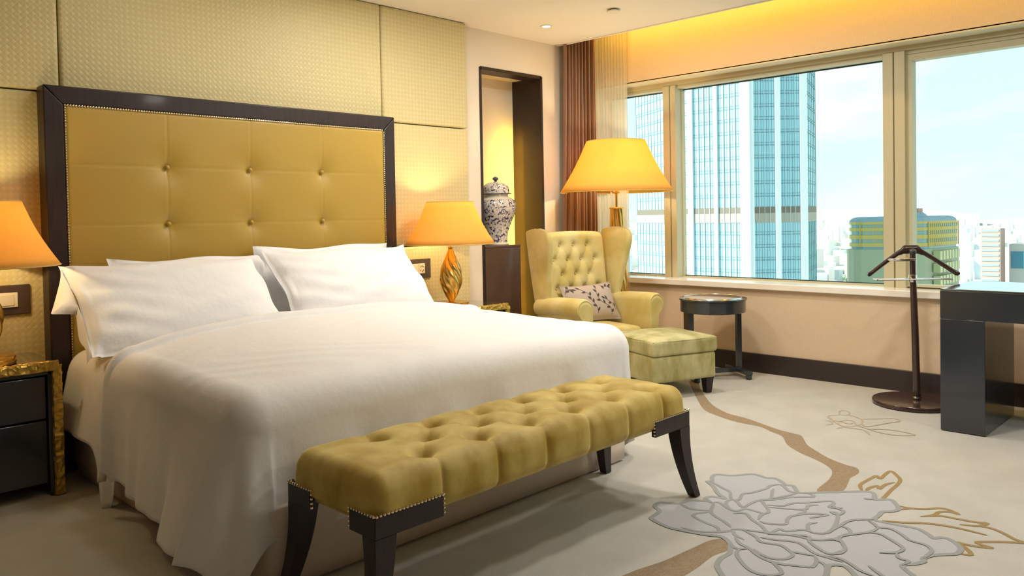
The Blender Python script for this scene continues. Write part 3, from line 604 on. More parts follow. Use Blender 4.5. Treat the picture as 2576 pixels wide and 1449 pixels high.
nightstand(.765, 'dark nightstand with hammered gold edging at the left edge of the photo', 1)
nightstand(3.545, 'dark nightstand with hammered gold edging between the bed and the niche', 9)

# ================================================================== LAMPS
def shade_mat(name, col):
    m = bpy.data.materials.new(name); m.use_nodes = True; t = m.node_tree; t.nodes.clear()
    o = N(t, 'ShaderNodeOutputMaterial'); d = N(t, 'ShaderNodeBsdfDiffuse'); d.inputs[0].default_value = (*col, 1)
    l = N(t, 'ShaderNodeBsdfTranslucent'); l.inputs[0].default_value = (col[0], col[1]*.93, col[2]*.75, 1); x = N(t, 'ShaderNodeMixShader'); x.inputs[0].default_value = .66
    t.links.new(d.outputs[0], x.inputs[1]); t.links.new(l.outputs[0], x.inputs[2]); t.links.new(x.outputs[0], o.inputs[0]); return m
SHADE = shade_mat('lamp_shade_fabric', (.95, .675, .22))
def shade(parent, z0, z1, r0, r1, light_e, lz):
    b = MB(); n = 64; m = 8; P = np.zeros((m+1, n, 3))
    for i in range(m+1):
        k = i/m; r = r0+(r1-r0)*k-.012*math.sin(PI*k)
        for j in range(n): a = 2*PI*j/n; P[i, j] = (r*math.cos(a), r*math.sin(a), z0+(z1-z0)*k)
    b.grid(P, closev=True); s = b.build('lamp_shade', SHADE, parent, solid=.003)
    rm = MB(); rm.tube([(r0*math.cos(2*PI*j/n), r0*math.sin(2*PI*j/n), z0) for j in range(n)], .003, 6, True); rm.tube([(r1*math.cos(2*PI*j/n), r1*math.sin(2*PI*j/n), z1) for j in range(n)], .003, 6, True)
    for a in (0, 2*PI/3, 4*PI/3): rm.tube([(r1*math.cos(a), r1*math.sin(a), z1-.002), (0, 0, z1-.03)], .002, 5)
    rm.build('rim', mat('shade_trim', (.62, .40, .10), .5), s)
    MB().sphere((0, 0, lz), .028, 16, 8, 1.3).build('bulb', mat('bulb', (1, .9, .7), .3, emis=(1, .78, .42), estr=6), parent)
    l = light('shade_lamp', 'POINT', (0, 0, lz+.05), light_e, (1, .78, .42), size=.035); l.parent = parent
def twist_body(b, prof, lobes, turns, amp, n=64):
    z0, z1 = prof[0][1], prof[-1][1]
    P = np.zeros((len(prof), n, 3))
    for i, (r, z) in enumerate(prof):
        k = (z-z0)/(z1-z0); ph = 2*PI*turns*k
        for j in range(n):
            a = 2*PI*j/n; w = abs(math.sin(lobes/2*(a+ph))); rr = r*(1-amp+amp*1.6*w**.6)
            P[i, j] = (rr*math.cos(a), rr*math.sin(a), z)
    b.grid(P, closev=True)
def table_lamp(x, y, z, label, e):
    t = thing('table_lamp', label, 'lamp', (x, y, z), group='gold bedside lamps')
    MB().lathe([(.114, 0), (.116, .004), (.116, .014), (.110, .017), (.110, .020), (.113, .023), (.113, .033), (.107, .036), (.02, .037)], n=56).build('base', GOLD, t)
    prof = []
    for i in range(45):
        k = i/44; prof.append((.014+.056*math.sin(PI*k**.88)**1.15, .037+.345*k))
    b = MB(); twist_body(b, prof, 6, .55, .13); b.build('spiral_body', GOLD, t, angle=60)
    MB().lathe([(.010, .38), (.017, .388), (.017, .396), (.006, .40), (.006, .47), (.012, .475), (.012, .50)], n=20).build('stem', GOLD, t)
    shade(t, .415, .690, .292, .152, e, .53)
    return t
table_lamp(3.455, 3.95, .585, 'lit gold table lamp with spiral base on the nightstand between bed and niche', 7.5)
table_lamp(.835, 3.95, .585, 'lit gold table lamp with spiral base, cut by the left edge of the photo', 6.5)
# floor lamp
t_ = thing('floor_lamp', 'tall lit floor lamp with fluted gold column behind the wing chair', 'lamp', (5.05, 3.79, 0))
MB().lathe([(.15, 0), (.152, .006), (.152, .018), (.14, .026), (.06, .032)], n=48).build('base', GOLD, t_)
prof = [(.112-.066*(i/49)**.9, .032+1.19*i/49) for i in range(50)]
b = MB(); twist_body(b, prof, 7, .42, .16, 84); b.build('fluted_column', GOLD, t_, angle=60)
MB().lathe([(.056, 1.220), (.058, 1.226), (.05, 1.232), (.010, 1.234), (.010, 1.335), (.026, 1.340), (.026, 1.352), (.008, 1.356), (.008, 1.50)], n=28).build('stem', GOLD, t_)
shade(t_, 1.350, 1.748, .440, .228, 9.5, 1.50)

# ================================================================== SWITCH PLATES
def switch_plate(x0, x1, z0, z1, label, socket):
    t = thing('switch_plate', label, 'light switch', ((x0+x1)/2, 4.222, (z0+z1)/2), group='framed switch plates by the bed')
    w, h = (x1-x0)/2, (z1-z0)/2
    box('surround', (-w, -.012, -h), (w, .002, h), PLATE, t, bevel=.003)
    if socket:
        box('rocker', (-.052, -.018, -.034), (-.001, -.010, .034), IVORY, t, bevel=.002)
        box('socket', (.001, -.018, -.034), (.052, -.010, .034), IVORY, t, bevel=.002)
        b = MB(); hole = mat('socket_hole', (.02, .02, .02), .6)
        for (a, c) in ((-.0, .016), (-.010, .012), (.010, .012), (-.012, -.012), (.012, -.012), (0, -.020)): b.box((.027+a-.0022, -.0192, c-.005), (.027+a+.0022, -.0178, c+.005))
        b.build('socket_holes', hole, t, smooth=False)
        box('indicator', (-.098, -.015, .056), (-.072, -.011, .064), IVORY, t)
    else:
        box('rocker', (-.045, -.018, -.034), (.045, -.010, .034), IVORY, t, bevel=.002)
        box('rocker_key', (-.030, -.021, -.026), (.030, -.017, .026), IVORY, t, bevel=.002)
switch_plate(3.285, 3.502, .768, .898, 'dark-framed ivory switch and socket plate right of the pillows', True)
switch_plate(.885, 1.080, .762, .899, 'dark-framed ivory switch plate left of the bed, under the cut-off lamp', False)

# ================================================================== NICHE: plinth and jar
t_ = thing('pedestal', 'dark brown square pedestal standing in the niche under the jar', 'pedestal', (4.335, 4.455, 0))
box('body', (-.215, -.140, 0), (.165, .140, .935), mat('pedestal_wood', (.075, .05, .045), .28, coat=.3), t_, bevel=.003)
box('top', (-.217, -.142, .935), (.167, .142, .955), mat('pedestal_wood'), t_, bevel=.003)
JAR = bpy.data.materials.new('blue_white_porcelain'); JAR.use_nodes = True; t = JAR.node_tree; b = t.nodes['Principled BSDF']
b.inputs['Roughness'].default_value = .15; co = N(t, 'ShaderNodeTexCoord')
v1 = N(t, 'ShaderNodeTexVoronoi', Scale=13.0); v1.inputs['Randomness'].default_value = .75
n1 = N(t, 'ShaderNodeTexNoise', Scale=46.0, Detail=2.0); n2 = N(t, 'ShaderNodeTexNoise', Scale=20.0, Detail=1.0, Distortion=3.0)
for q in (v1, n1, n2): t.links.new(co.outputs['Object'], q.inputs['Vector'])
def M2(op, a, bb=None):
    n = N(t, 'ShaderNodeMath', operation=op)
    for i, v in enumerate((a, bb)):
        if v is None: continue
        if isinstance(v, (int, float)): n.inputs[i].default_value = v
        else: t.links.new(v, n.inputs[i])
    return n.outputs[0]
ring = M2('SUBTRACT', 1.0, M2('MULTIPLY', M2('ABSOLUTE', M2('SUBTRACT', v1.outputs['Distance'], .22)), 14.0))
dot = M2('SUBTRACT', 1.0, M2('MULTIPLY', v1.outputs['Distance'], 9.0))
vine = M2('SUBTRACT', 1.0, M2('MULTIPLY', M2('ABSOLUTE', M2('SUBTRACT', n2.outputs[0], .5)), 30.0))
leaf = M2('MULTIPLY', M2('SUBTRACT', n1.outputs[0], .56), 22.0)
pat = M2('MAXIMUM', M2('MAXIMUM', ring, dot), M2('MAXIMUM', vine, leaf))
cr_ = N(t, 'ShaderNodeValToRGB'); cr_.color_ramp.elements[0].position = .25; cr_.color_ramp.elements[1].position = .65
cr_.color_ramp.elements[0].color = (.72, .68, .60, 1); cr_.color_ramp.elements[1].color = (.055, .055, .14, 1)
t.links.new(pat, cr_.inputs[0]); t.links.new(cr_.outputs[0], b.inputs['Base Color'])
CREAM = mat('porcelain_cream', (.70, .65, .56), .15); BLUE = mat('cobalt', (.06, .06, .15), .2)
t_ = thing('ginger_jar', 'blue and white floral lidded porcelain jar on the niche pedestal', 'jar', (4.368, 4.445, .955))
pr = [(.095, 0), (.098, .006), (.088, .012), (.086, .02), (.086, .05), (.093, .10), (.108, .15), (.130, .20), (.149, .25), (.157, .29), (.154, .325), (.140, .35), (.115, .366), (.100, .372), (.098, .385)]
MB().lathe(pr[3:-3], n=64, cap=False).build('body', JAR, t_, angle=60)
MB().lathe(pr[:4], n=48).build('foot', CREAM, t_)
MB().lathe([(.140, .348), (.115, .367), (.098, .374), (.096, .392), (.092, .394)], n=48).build('shoulder', CREAM, t_)
ld = MB().lathe([(.118, .393), (.121, .396), (.121, .400), (.106, .403), (.107, .42), (.104, .445), (.088, .468), (.060, .484), (.03, .490), (.012, .492)], n=56).build('lid', JAR, t_)
MB().lathe([(.119, .3925), (.123, .396), (.119, .3995)], n=56, cap=False).build('rim', BLUE, ld)
MB().lathe([(.013, .490), (.010, .498), (.018, .504), (.024, .512), (.022, .522), (.010, .530), (.004, .532)], n=24).build('knob', BLUE, ld)

# ================================================================== CURTAINS
def curtain(name, path, z0, z1, folds, amp, m, label, flare=0, seed=0, cat='curtain', grow=.35, solid=.002):
    pts = spline(path, 8); L = [0]
    for a, b in zip(pts, pts[1:]): L.append(L[-1]+math.hypot(b[0]-a[0], b[1]-a[1]))
    nu = folds*12; nv = 26; P = np.zeros((nu+1, nv+1, 3)); T = L[-1]; rs = np.random.RandomState(seed); jit = rs.uniform(-.9, .9, folds+3)
    for i in range(nu+1):
        s = T*i/nu; k = max(q for q in range(len(L)) if L[q] <= s+1e-9); k = min(k, len(pts)-2); f = (s-L[k])/max(1e-9, L[k+1]-L[k])
        x = pts[k][0]+(pts[k+1][0]-pts[k][0])*f; y = pts[k][1]+(pts[k+1][1]-pts[k][1])*f
        dx, dy = pts[k+1][0]-pts[k][0], pts[k+1][1]-pts[k][1]; l = math.hypot(dx, dy); nx, ny = dy/l, -dx/l
        ph = 2*PI*folds*i/nu; w0 = math.sin(ph+jit[int(folds*i/nu)]*.5)
        for j in range(nv+1):
            q = j/nv; z = z1+(z0-z1)*q
            w = w0*(1-.25*q)+.35*math.sin(ph*.5+3*q+seed)*q
            am = amp*(1+grow*q); fl = flare*q*(1-i/nu)
            P[i, j] = (x+nx*am*w-dx/l*fl, y+ny*am*w-dy/l*fl, z)
    b = MB(); b.grid(P); o = b.build(name, m, angle=180, solid=solid); return tag(o, label, cat)
DRAPE = mat('brown_satin', (.31, .18, .12), .40, bump=('wave', 60, .05, .002), vary=((40, 40, 1.5), (.27, .145, .085), 2.0), sheen=.3, sheen_tint=(1, .7, .5))
curtain('drape', [(4.955, 4.225), (5.06, 4.215), (5.16, 4.20), (5.265, 4.15)], .012, 2.86, 9, .030, DRAPE, 'brown satin drape gathered in the corner right of the niche', flare=.06, seed=2)
SHEER = bpy.data.materials.new('sheer_voile'); SHEER.use_nodes = True; t = SHEER.node_tree; t.nodes.clear()
o_ = N(t, 'ShaderNodeOutputMaterial'); d = N(t, 'ShaderNodeBsdfDiffuse'); d.inputs[0].default_value = (.86, .80, .66, 1); l = N(t, 'ShaderNodeBsdfTranslucent'); l.inputs[0].default_value = (.86, .80, .66, 1)
x1 = N(t, 'ShaderNodeMixShader'); x1.inputs[0].default_value = .5; x2 = N(t, 'ShaderNodeMixShader'); x2.inputs[0].default_value = .72; tp = N(t, 'ShaderNodeBsdfTransparent')
t.links.new(d.outputs[0], x1.inputs[1]); t.links.new(l.outputs[0], x1.inputs[2]); t.links.new(tp.outputs[0], x2.inputs[1]); t.links.new(x1.outputs[0], x2.inputs[2]); t.links.new(x2.outputs[0], o_.inputs[0])
curtain('sheer_curtain', [(5.285, 4.185), (5.345, 4.16), (5.375, 4.06), (5.392, 3.925)], .012, 2.86, 11, .014, SHEER, 'cream sheer curtain hanging between the brown drape and the window', seed=5, grow=.1, solid=0)

# ================================================================== WING CHAIR
ch = thing('wing_chair', 'straw-coloured velvet wing chair with button-tufted back in the window corner', 'armchair', (4.426, 3.28, 0), math.radians(-12))
# base rail and legs
RB('seat_base', (-.27, .085, .10), (.27, .60, .265), .02, (16, 16, 6), VELC, ch)
def seat_d(P, Nn):
    P = P.copy(); X = P[:, 0]/.245; Y = (P[:, 1]-.30)/.25; up = np.clip(Nn[:, 2], 0, 1)
    P[:, 2] += up*.028*np.clip(1-X**2, 0, 1)*np.clip(1-Y**4, 0, 1)+up*.0015*np.sin(P[:, 0]*120)*np.exp(-((P[:, 1]-.08)/.05)**2); return P
RB('seat_cushion', (-.245, .062, .262), (.245, .53, .378), .035, (44, 44, 12), VELC, ch, disp=seat_d)
def loft(b, secs):
    G = np.array(secs); b.grid(G, closev=True); b.add(G[0], [tuple(range(G.shape[1]))]); b.add(G[-1], [tuple(range(G.shape[1]))[::-1]])
for s in (-1, 1):
    # rolled arm: scroll outline extruded from front to back
    out = []
    for k in range(15): a = math.radians(-60+k*300/14*.86); out.append((.322+s*0+.0, 0)) if False else None
    cx, cz, R = .325, .548, .066
    prof = [(.262, .12), (.262, .38), (.262, .47)]
    for k in range(17):
        a = math.radians(168-k*(168+62)/16); prof.append((cx+R*math.cos(a), cz+R*math.sin(a)))
    prof += [(.345, .47), (.338, .40), (.332, .30), (.330, .12)]
    secs = []
    for (yy, sc) in ((.000, .86), (.006, .95), (.020, 1), (.10, 1.0), (.30, .97), (.52, .92)):
        c0 = (.300, .36); secs.append([(s*(c0[0]+(px-c0[0])*sc), yy+.004, c0[1]+(pz-c0[1])*sc+(-.012 if yy > .4 else 0)) for px, pz in prof])
    b = MB(); loft(b, secs); a_ = b.build('arm', VELC, ch, angle=50)
    b = MB(); pt = [(s*(.300+(px-.300)*.955), .010, .36+(pz-.36)*.955) for px, pz in prof]; b.tube(pt, .0045, 6, True); b.build('piping', VELC, a_)
    # wing: lofted slab, deep at the top and shallow at the arm
    secs = []
    for i in range(15):
        k = i/14; z = .50+.555*k
        yb = .575+.055*k; yf = .43-.115*min(1, k*1.15)**1.1
        if k > .90: yf += .022*((k-.90)/.10)**2
        xo = .305+.048*k; th = .030+.004*math.sin(PI*k); 
        if k > .95: th *= 1-.35*((k-.95)/.05)**2
        ring = []
        for j in range(20):
            a = 2*PI*j/20; ca, sa = math.cos(a), math.sin(a)
            ex = math.copysign(abs(ca)**.42, ca); ey = math.copysign(abs(sa)**.5, sa)
            yy = (yb+yf)/2+(yb-yf)/2*ex; xx = xo+th*ey+ .055*(max(0, (yb-yy))/.3)*.35
            ring.append((s*xx, yy, z+(.03*(1-((yy-yf)/(yb-yf)-.5)**2*4)*k**8)))
        secs.append(ring)
    b = MB(); loft(b, secs); w_ = b.build('wing', VELC, ch, angle=60)
rows = [(.955, (-.125, 0, .125)), (.850, (-.1875, -.0625, .0625, .1875)), (.745, (-.125, 0, .125)), (.64, (-.1875, -.0625, .0625, .1875)), (.535, (-.125, 0, .125))]
CB = [(x, z) for z, xs in rows for x in xs]
cseg = [(p, q) for p in CB for q in CB if p[1] > q[1] and abs(p[1]-q[1]) < .12 and abs(p[0]-q[0]) < .07]
ctop = [((x, .955), (x, 1.10)) for x in (-.125, 0, .125)]
def back_d(P, Nn):
    X, Z = P[:, 0], P[:, 2]; f = P[:, 1] < .06; d = np.zeros(len(P)); c = np.full(len(P), 9.)
    for (x, z) in CB: r = np.hypot(X-x, Z-z); d += .030*np.exp(-(r/.021)**1.6)+.010*np.exp(-(r/.045)**2)
    for a, b in cseg+ctop: c = np.minimum(c, segd(X, Z, a, b))
    d += .0035*np.exp(-c/.007)+.004*np.exp(-(c/.028)**2)
    P = P.copy(); P[:, 1] += np.where(f, d, 0); P[:, 2] += np.where(Z > 1.0, .012*(1-(X/.3)**2), 0)
    P[:, 1] += (P[:, 2]-.40)*.13+.455; return P
RB('backrest', (-.285, -.012, .38), (.285, .095, 1.045), .045, (110, 8, 130), VELC, ch, disp=back_d)
for (x, z) in CB: MB().sphere((x, .468+(z-.40)*.13+.012, z), .0085, 10, 6).build('button', VELC, ch)
def leg_taper(parent, x, y, w0, w1, h, m, dx=0, dy=0):
    b = MB(); a, c = w0/2, w1/2
    b.add([(x-a, y-a, h), (x+a, y-a, h), (x+a, y+a, h), (x-a, y+a, h), (x+dx-c, y+dy-c, 0), (x+dx+c, y+dy-c, 0), (x+dx+c, y+dy+c, 0), (x+dx-c, y+dy+c, 0)],
          [(0, 1, 2, 3), (7, 6, 5, 4), (0, 4, 5, 1), (1, 5, 6, 2), (2, 6, 7, 3), (3, 7, 4, 0)])
    return b.build('leg', m, parent, bevel=.002)
for x in (-.25, .25):
    for y in (.12, .56): leg_taper(ch, x, y, .05, .03, .105, WOOD)
# printed cushion on the seat
CUSH = mat('taupe_cushion_cloth', (.44, .36, .30), .75, bump=('noise', 300, .15, .002)); LEAF = mat('printed_leaf', (.055, .035, .035), .7)
cu = thing('throw_pillow', 'taupe throw pillow with dark leaf sprigs lying on the wing chair', 'cushion', (4.426, 3.28, 0), math.radians(-12))
def cush_pt(u, v, side=1, lift=0):
    w, h, th = .455, .29, .125
    x = w/2*u*(1-.07*(1-v*v)); y = h/2*v*(1-.10*(1-u*u)); e_ = max(0, 1-abs(u)**2.6)**.6*max(0, 1-abs(v)**2.6)**.6
    z = side*(th/2*e_)+lift; c = Vector((.025, .385, .535)); ex = Vector((1, -.04, .02)).normalized(); up = Vector((0, .42, .90)); up = (up-ex*up.dot(ex)).normalized(); nn = ex.cross(up)
    return c+ex*x+up*y+nn*z
b = MB()
for sg in (1, -1):
    G = np.zeros((41, 31, 3))
    for i in range(41):
        for j in range(31): G[i, j] = cush_pt(-1+i/20, -1+j/15, sg)
    b.grid(G)
co_ = b.build('cover', CUSH, cu, angle=180); bm = bmesh.new(); bm.from_mesh(co_.data); bmesh.ops.remove_doubles(bm, verts=bm.verts, dist=.0005); bm.to_mesh(co_.data); bm.free()
b = MB(); pts = [cush_pt(-1+i/10, -1) for i in range(21)]+[cush_pt(1, -1+i/10) for i in range(1, 21)]+[cush_pt(1-i/10, 1) for i in range(1, 21)]+[cush_pt(-1, 1-i/10) for i in range(1, 20)]
b.tube(pts, .004, 6, True); b.build('piping', CUSH, cu)
b = MB()
def leafshape(u, v, ang, L, wd):
    n = 8; ca, sa = math.cos(ang), math.sin(ang); G = np.zeros((n+1, 3, 3))
    for i in range(n+1):
        k = i/n; ww = wd*math.sin(PI*k**.8)
        for j, q in enumerate((-1, 0, 1)):
            a = L*k; c = ww*q; uu = u+(a*ca-c*sa)/.2275; vv = v+(a*sa+c*ca)/.145
            G[i, j] = cush_pt(max(-.99, min(.99, uu)), max(-.99, min(.99, vv)), 1, .0016)
    b.grid(G)
def sprig(pts):
    P_ = spline(pts, 5)
    for a, c in zip(P_, P_[1:]):
        an = math.atan2((c[1]-a[1])*.145, (c[0]-a[0])*.2275); leafshape(a[0], a[1], an, math.hypot((c[0]-a[0])*.2275, (c[1]-a[1])*.145)*1.25, .0018)
    for i in range(2, len(P_)-1, 3):
        a = P_[i]; c = P_[i+1]; an = math.atan2((c[1]-a[1])*.145, (c[0]-a[0])*.2275); s = 1 if (i//3) % 2 else -1
        leafshape(a[0], a[1], an+s*.75, .038, .0085)
    a, c = P_[-2], P_[-1]; an = math.atan2((c[1]-a[1])*.145, (c[0]-a[0])*.2275); leafshape(c[0], c[1], an, .035, .008)
sprig([(.05, -.75), (.02, -.35), (-.12, 0), (-.15, .35), (-.42, .72)]); sprig([(.62, -.85), (.60, -.45), (.28, -.12), (.16, .25), (.22, .72)])
sprig([(.92, -.55), (.72, -.2), (.45, .05)]); sprig([(.45, .9), (.65, .75), (.85, .80)]); sprig([(-.95, .55), (-.85, .8), (-.7, .75)])
b.build('leaf_print', LEAF, cu, fix=False, angle=180)

# ================================================================== OTTOMAN
ot = thing('ottoman', 'square olive velvet ottoman on short dark legs in front of the wing chair', 'ottoman', (4.485, 3.005, 0), math.radians(-20.5))
RB('body', (-.245, -.248, .10), (.245, .248, .272), .016, (24, 24, 8), VELO, ot)
def ot_d(P, Nn):
    P = P.copy(); up = np.clip(Nn[:, 2], 0, 1); P[:, 2] += up*.020*np.clip(1-(P[:, 0]/.25)**2, 0, 1)*np.clip(1-(P[:, 1]/.25)**2, 0, 1); return P
oc = RB('cushion', (-.255, -.260, .272), (.255, .258, .374), .022, (40, 40, 12), VELO, ot, disp=ot_d)
b = MB()
for z in (.292, .364): b.tube([(x, y, z) for x, y in ((-.247, -.252), (-.1, -.257), (.1, -.257), (.247, -.252), (.252, -.1), (.252, .1), (.247, .250), (0, .255), (-.247, .250), (-.252, 0))], .0035, 6, True)
b.build('piping', VELO, oc)
for x in (-.205, .205):
    for y in (-.205, .205): leg_taper(ot, x, y, .062, .040, .102, WOOD)

# ================================================================== SIDE TABLE
st = thing('side_table', 'round black side table with chrome-rimmed top beside the ottoman', 'side table', (5.07, 2.965, 0), math.radians(-35))
MB().lathe([(.222, .468), (.229, .472), (.229, .552), (.236, .555), (.236, .566), (.20, .567)], n=64).build('drum', BLACKW, st)
MB().lathe([(.197, .566), (.197, .573), (.03, .5735)], n=56).build('top', mat('table_top_inlay', (.30, .20, .14), .12, coat=1), st)
MB().lathe([(.197, .5675), (.202, .5745), (.207, .5675)], n=64, cap=False).build('rim', STEEL, st)
for s in (-1, 1):
    b = MB(); b.box((s*.185-.02, -.045, .03), (s*.185+.02, .045, .470)) if s < 0 else b.box((s*.195-.016, -.020, .03), (s*.195+.016, .020, .470)); b.build('post', BLACKW, st, bevel=.002)
b = MB(); b.box((-.20, -.022, .028), (.21, .022, .058)); b.build('base_bar', BLACKW, st, bevel=.002)
b = MB(); b.box((-.215, -.17, .028), (-.17, .17, .056)); b.build('cross_bar', BLACKW, st, bevel=.002)
b = MB(); b.box((.17, -.17, .028), (.215, .17, .056)); b.build('cross_bar', BLACKW, st, bevel=.002)
for x in (-.193, .193):
    for y in (-.155, .155): MB().lathe([(.020, 0), (.022, .004), (.022, .028)], (x, y, 0), 20).build('foot', BLACKW, st)

# ================================================================== VALET STAND
va = thing('valet_stand', 'dark wooden valet stand with coat hanger on a round base by the window', 'valet stand', (5.10, 1.63, 0), math.radians(-52))
MB().lathe([(.226, 0), (.230, .004), (.230, .020), (.226, .025), (.02, .026)], n=64).build('base', BRNW, va)
b = MB(); b.tube([(.02, 0, .024), (.012, 0, .40), (0, 0, .80), (0, 0, .905)], [.021, .021, .018, .018], 20); b.build('post', BRNW, va)
MB().lathe([(.0235, .034), (.0235, .040), (.022, .046)], (.02, 0, 0), 24, cap=False).build('collar', STEEL, va)
MB().sphere((0, -.0, .915), .022, 20, 12).build('knob', BLACKW, va)
def hang(u):
    a = abs(u); x = u*.262; z = .955-(.0 if a < .16 else (a-.16)*.170+.02*(a-.16)**2); return x, z
G = []
for i in range(41):
    u = -1+i/20; x, z = hang(u); a = abs(u); th = .030-.006*a; hh = .020 if a < .9 else .020*(1-((a-.9)/.1)**2*.6)
    hh *= 1.25; c = (x, .030-.035*a*a, z-hh); ring = []
    for j in range(14): t0 = 2*PI*j/14; ring.append((c[0]-math.copysign(.25, u)*hh*math.sin(t0)*min(1, a*4), c[1]+.5*th*math.cos(t0), c[2]+hh*(1.1 if a < .2 else .85)*math.sin(t0)))
    G.append(ring)
b = MB(); loft(b, G); b.build('hanger', BRNW, va, angle=60)
b = MB(); b.tube([(.012*0-.0, -.02, .872), (-.05, -.035, .874), (-.11, -.03, .872), (-.135, 0, .870), (-.11, .03, .868), (-.05, .035, .866), (0, .02, .866)], .008, 10, True); b.build('accessory_loop', STEEL, va)
b = MB(); b.add([], []); P_ = [(x_*.9, y_*.9, .866) for x_, y_ in ((0, -.02), (-.05, -.035), (-.11, -.03), (-.135, 0), (-.11, .03), (-.05, .035), (0, .02))]
b.prism([(p[0], p[1]) for p in P_], .862, .868); b.build('tray', BLACKW, va)
MB().lathe([(.0215, .735), (.023, .74), (.023, .775), (.0215, .78)], n=24, cap=False).build('sleeve', STEEL, va)
b = MB(); b.tube([(-.215, -.035, .752), (-.215, .035, .752)], .004, 8)
for y in (-.030, .030): b.tube([(-.215, y, .752), (.215, y, .752)], .0045, 8)
b.build('trouser_bar', STEEL, va)

# ================================================================== DESK
dk = thing('desk', 'black lacquered desk with slab ends in front of the window, cut by the frame', 'desk', (4.585, 0, 0))
b = MB(); b.box((0, -.80, .592), (.60, 1.332, .742)); b.build('top', BLACKW, dk, bevel=.003)
box('glass_top', (.002, -.798, .742), (.598, 1.330, .750), GLASSTOP, dk, bevel=.002)
box('slab_leg', (0, 1.122, 0), (.60, 1.332, .592), BLACKW, dk, bevel=.003)
box('slab_leg', (0, -.80, 0), (.60, -.59, .592), BLACKW, dk, bevel=.003)

# ================================================================== OUTSIDE
TG = mat('tower_glass', (.34, .60, .66), .15, spec=.6); TW = mat('tower_pier', (.64, .67, .68), .5); TL = mat('tower_line', (.13, .25, .28), .5)
TBR = mat('tower_louvre', (.17, .14, .10), .6); TBG = mat('tower_beige', (.36, .32, .25), .6); TF = mat('tower_fin', (.42, .50, .52), .4)
P0, P1, P2, P3, P4 = (226.9, 161.4), (209.0, 129.7), (207.9, 109.3), (219.1, 97.9), (238.5, 103.8)
plan = [P0, P1, P2, P3, P4, (262, 132), (262, 165)]
tw = thing('glass_tower', 'tall faceted pale blue glass office tower filling the middle window', 'tower', (215, 115, -110))
TO = Vector((215, 115, -110))
def tb(): return MB()
ins = [(x-TO.x, y-TO.y) for x, y in plan]
b = MB(); b.prism(ins, 0, 250); b.build('glass_body', TG, tw, smooth=False)
def onface(b, a, c, t0, t1, z0, z1, out, inn=.3):
    """box standing proud of the face a->c between fractions t0,t1 and world heights z0,z1"""
    dx, dy = c[0]-a[0], c[1]-a[1]; l = math.hypot(dx, dy); nx, ny = dy/l, -dx/l
    if (a[0]+nx-235)**2+(a[1]+ny-130)**2 < (a[0]-235)**2+(a[1]-130)**2: nx, ny = -nx, -ny
    q = []
    for t, o in ((t0, out), (t1, out), (t1, -inn), (t0, -inn)): q.append((a[0]+dx*t+nx*o-TO.x, a[1]+dy*t+ny*o-TO.y))
    b.prism(q, z0-TO.z, z1-TO.z)
LN = MB(); FN = MB(); BRW = MB(); BGE = MB()
faces = [(P0, P1, [(0, 1, 16)], []), (P1, P2, [(.085, .445, 4), (.50, .87, 4)], [(0, .085), (.445, .50), (.87, 1.02)]),
         (P2, P3, [(.06, .44, 4), (.53, .88, 4)], [(-.03, .06), (.44, .53), (.88, 1.0)]), (P3, P4, [(0.02, 1, 5)], [])]
for a, c, bays, piers in faces:
    for (t0, t1) in piers:
        q = MB(); onface(q, a, c, t0, t1, -110, 140, .75); q.build('pier', TW, tw, smooth=False)
    z = -70
    while z < 110:
        if not (-1.8 < z < 2.5):
            onface(LN, a, c, 0, 1, z, z+.20, .12); onface(LN, a, c, 0, 1, z+.80, z+.90, .10)
        z += 3.6
    for (t0, t1, n) in bays:
        onface(BRW, a, c, t0, t1, .95, 2.7, .2); onface(BGE, a, c, t0, t1, -1.7, .95, .2)
        for i in range(n+1): 
            tt = t0+(t1-t0)*i/n; onface(FN if n == 4 else LN, a, c, tt-(.005 if n == 4 else .003), tt+(.005 if n == 4 else .003), -70, 110, .32 if n == 4 else .14)
    for (t0, t1, n) in bays:
        if n == 4:
            for i in range(9): tt = t0+(t1-t0)*i/8; onface(LN, a, c, tt-.0035, tt+.0035, -70, 110, .05)
for nme, q, m in (('floor_lines', LN, TL), ('window_fins', FN, TF), ('louvre_band', BRW, TBR), ('pale_band', BGE, TBG)): q.build(nme, m, tw, smooth=False)

# gold striped building
gt = thing('gold_building', 'gold-banded round-cornered building with grey roof beyond the window mullion', 'building', (325, 105, -110)); GO = (325, 105, -110)
def offs(pl, k):
    cx = sum(p[0] for p in pl)/len(pl); cy = sum(p[1] for p in pl)/len(pl); return [(cx+(x-cx)*k-GO[0], cy+(y-cy)*k-GO[1]) for x, y in pl]
gp = [(306.5, 120), (305, 117.6), (305.2, 115), (312.6, 98.5), (314.5, 96.4), (317.5, 95.4), (340, 92.6), (343, 93.5), (344, 96), (340, 122), (310, 122)]
GG = mat('office_glass', (.22, .33, .33), .2); GGo = mat('gold_spandrel', (.52, .37, .09), .5); GR = mat('grey_roof', (.24, .31, .35), .6); GP = mat('podium_cladding', (.33, .34, .22), .5)
b = MB(); b.prism(offs(gp, .985), 0, 107); b.build('glazed_storeys', GG, gt, smooth=False)
for z0, z1 in ((-4.1, -3.2), (-6.6, -5.4), (-9.6, -8.1), (-12.4, -11.1)):
    b = MB(); b.prism(offs(gp, 1.0), z0+110, z1+110); b.build('gold_band', GGo, gt, smooth=False)
b = MB(); z = 0
for k, zz, k2, zz2 in ((1.0, 106.8, .98, 107.6), (.98, 107.6, .93, 108.3), (.93, 108.3, .84, 108.7)):
    A_ = offs(gp, k); B_ = offs(gp, k2); n = len(A_); b.add([(x, y, zz) for x, y in A_]+[(x, y, zz2) for x, y in B_], [(i, (i+1) % n, n+(i+1) % n, n+i) for i in range(n)]+[tuple(range(n, 2*n))])
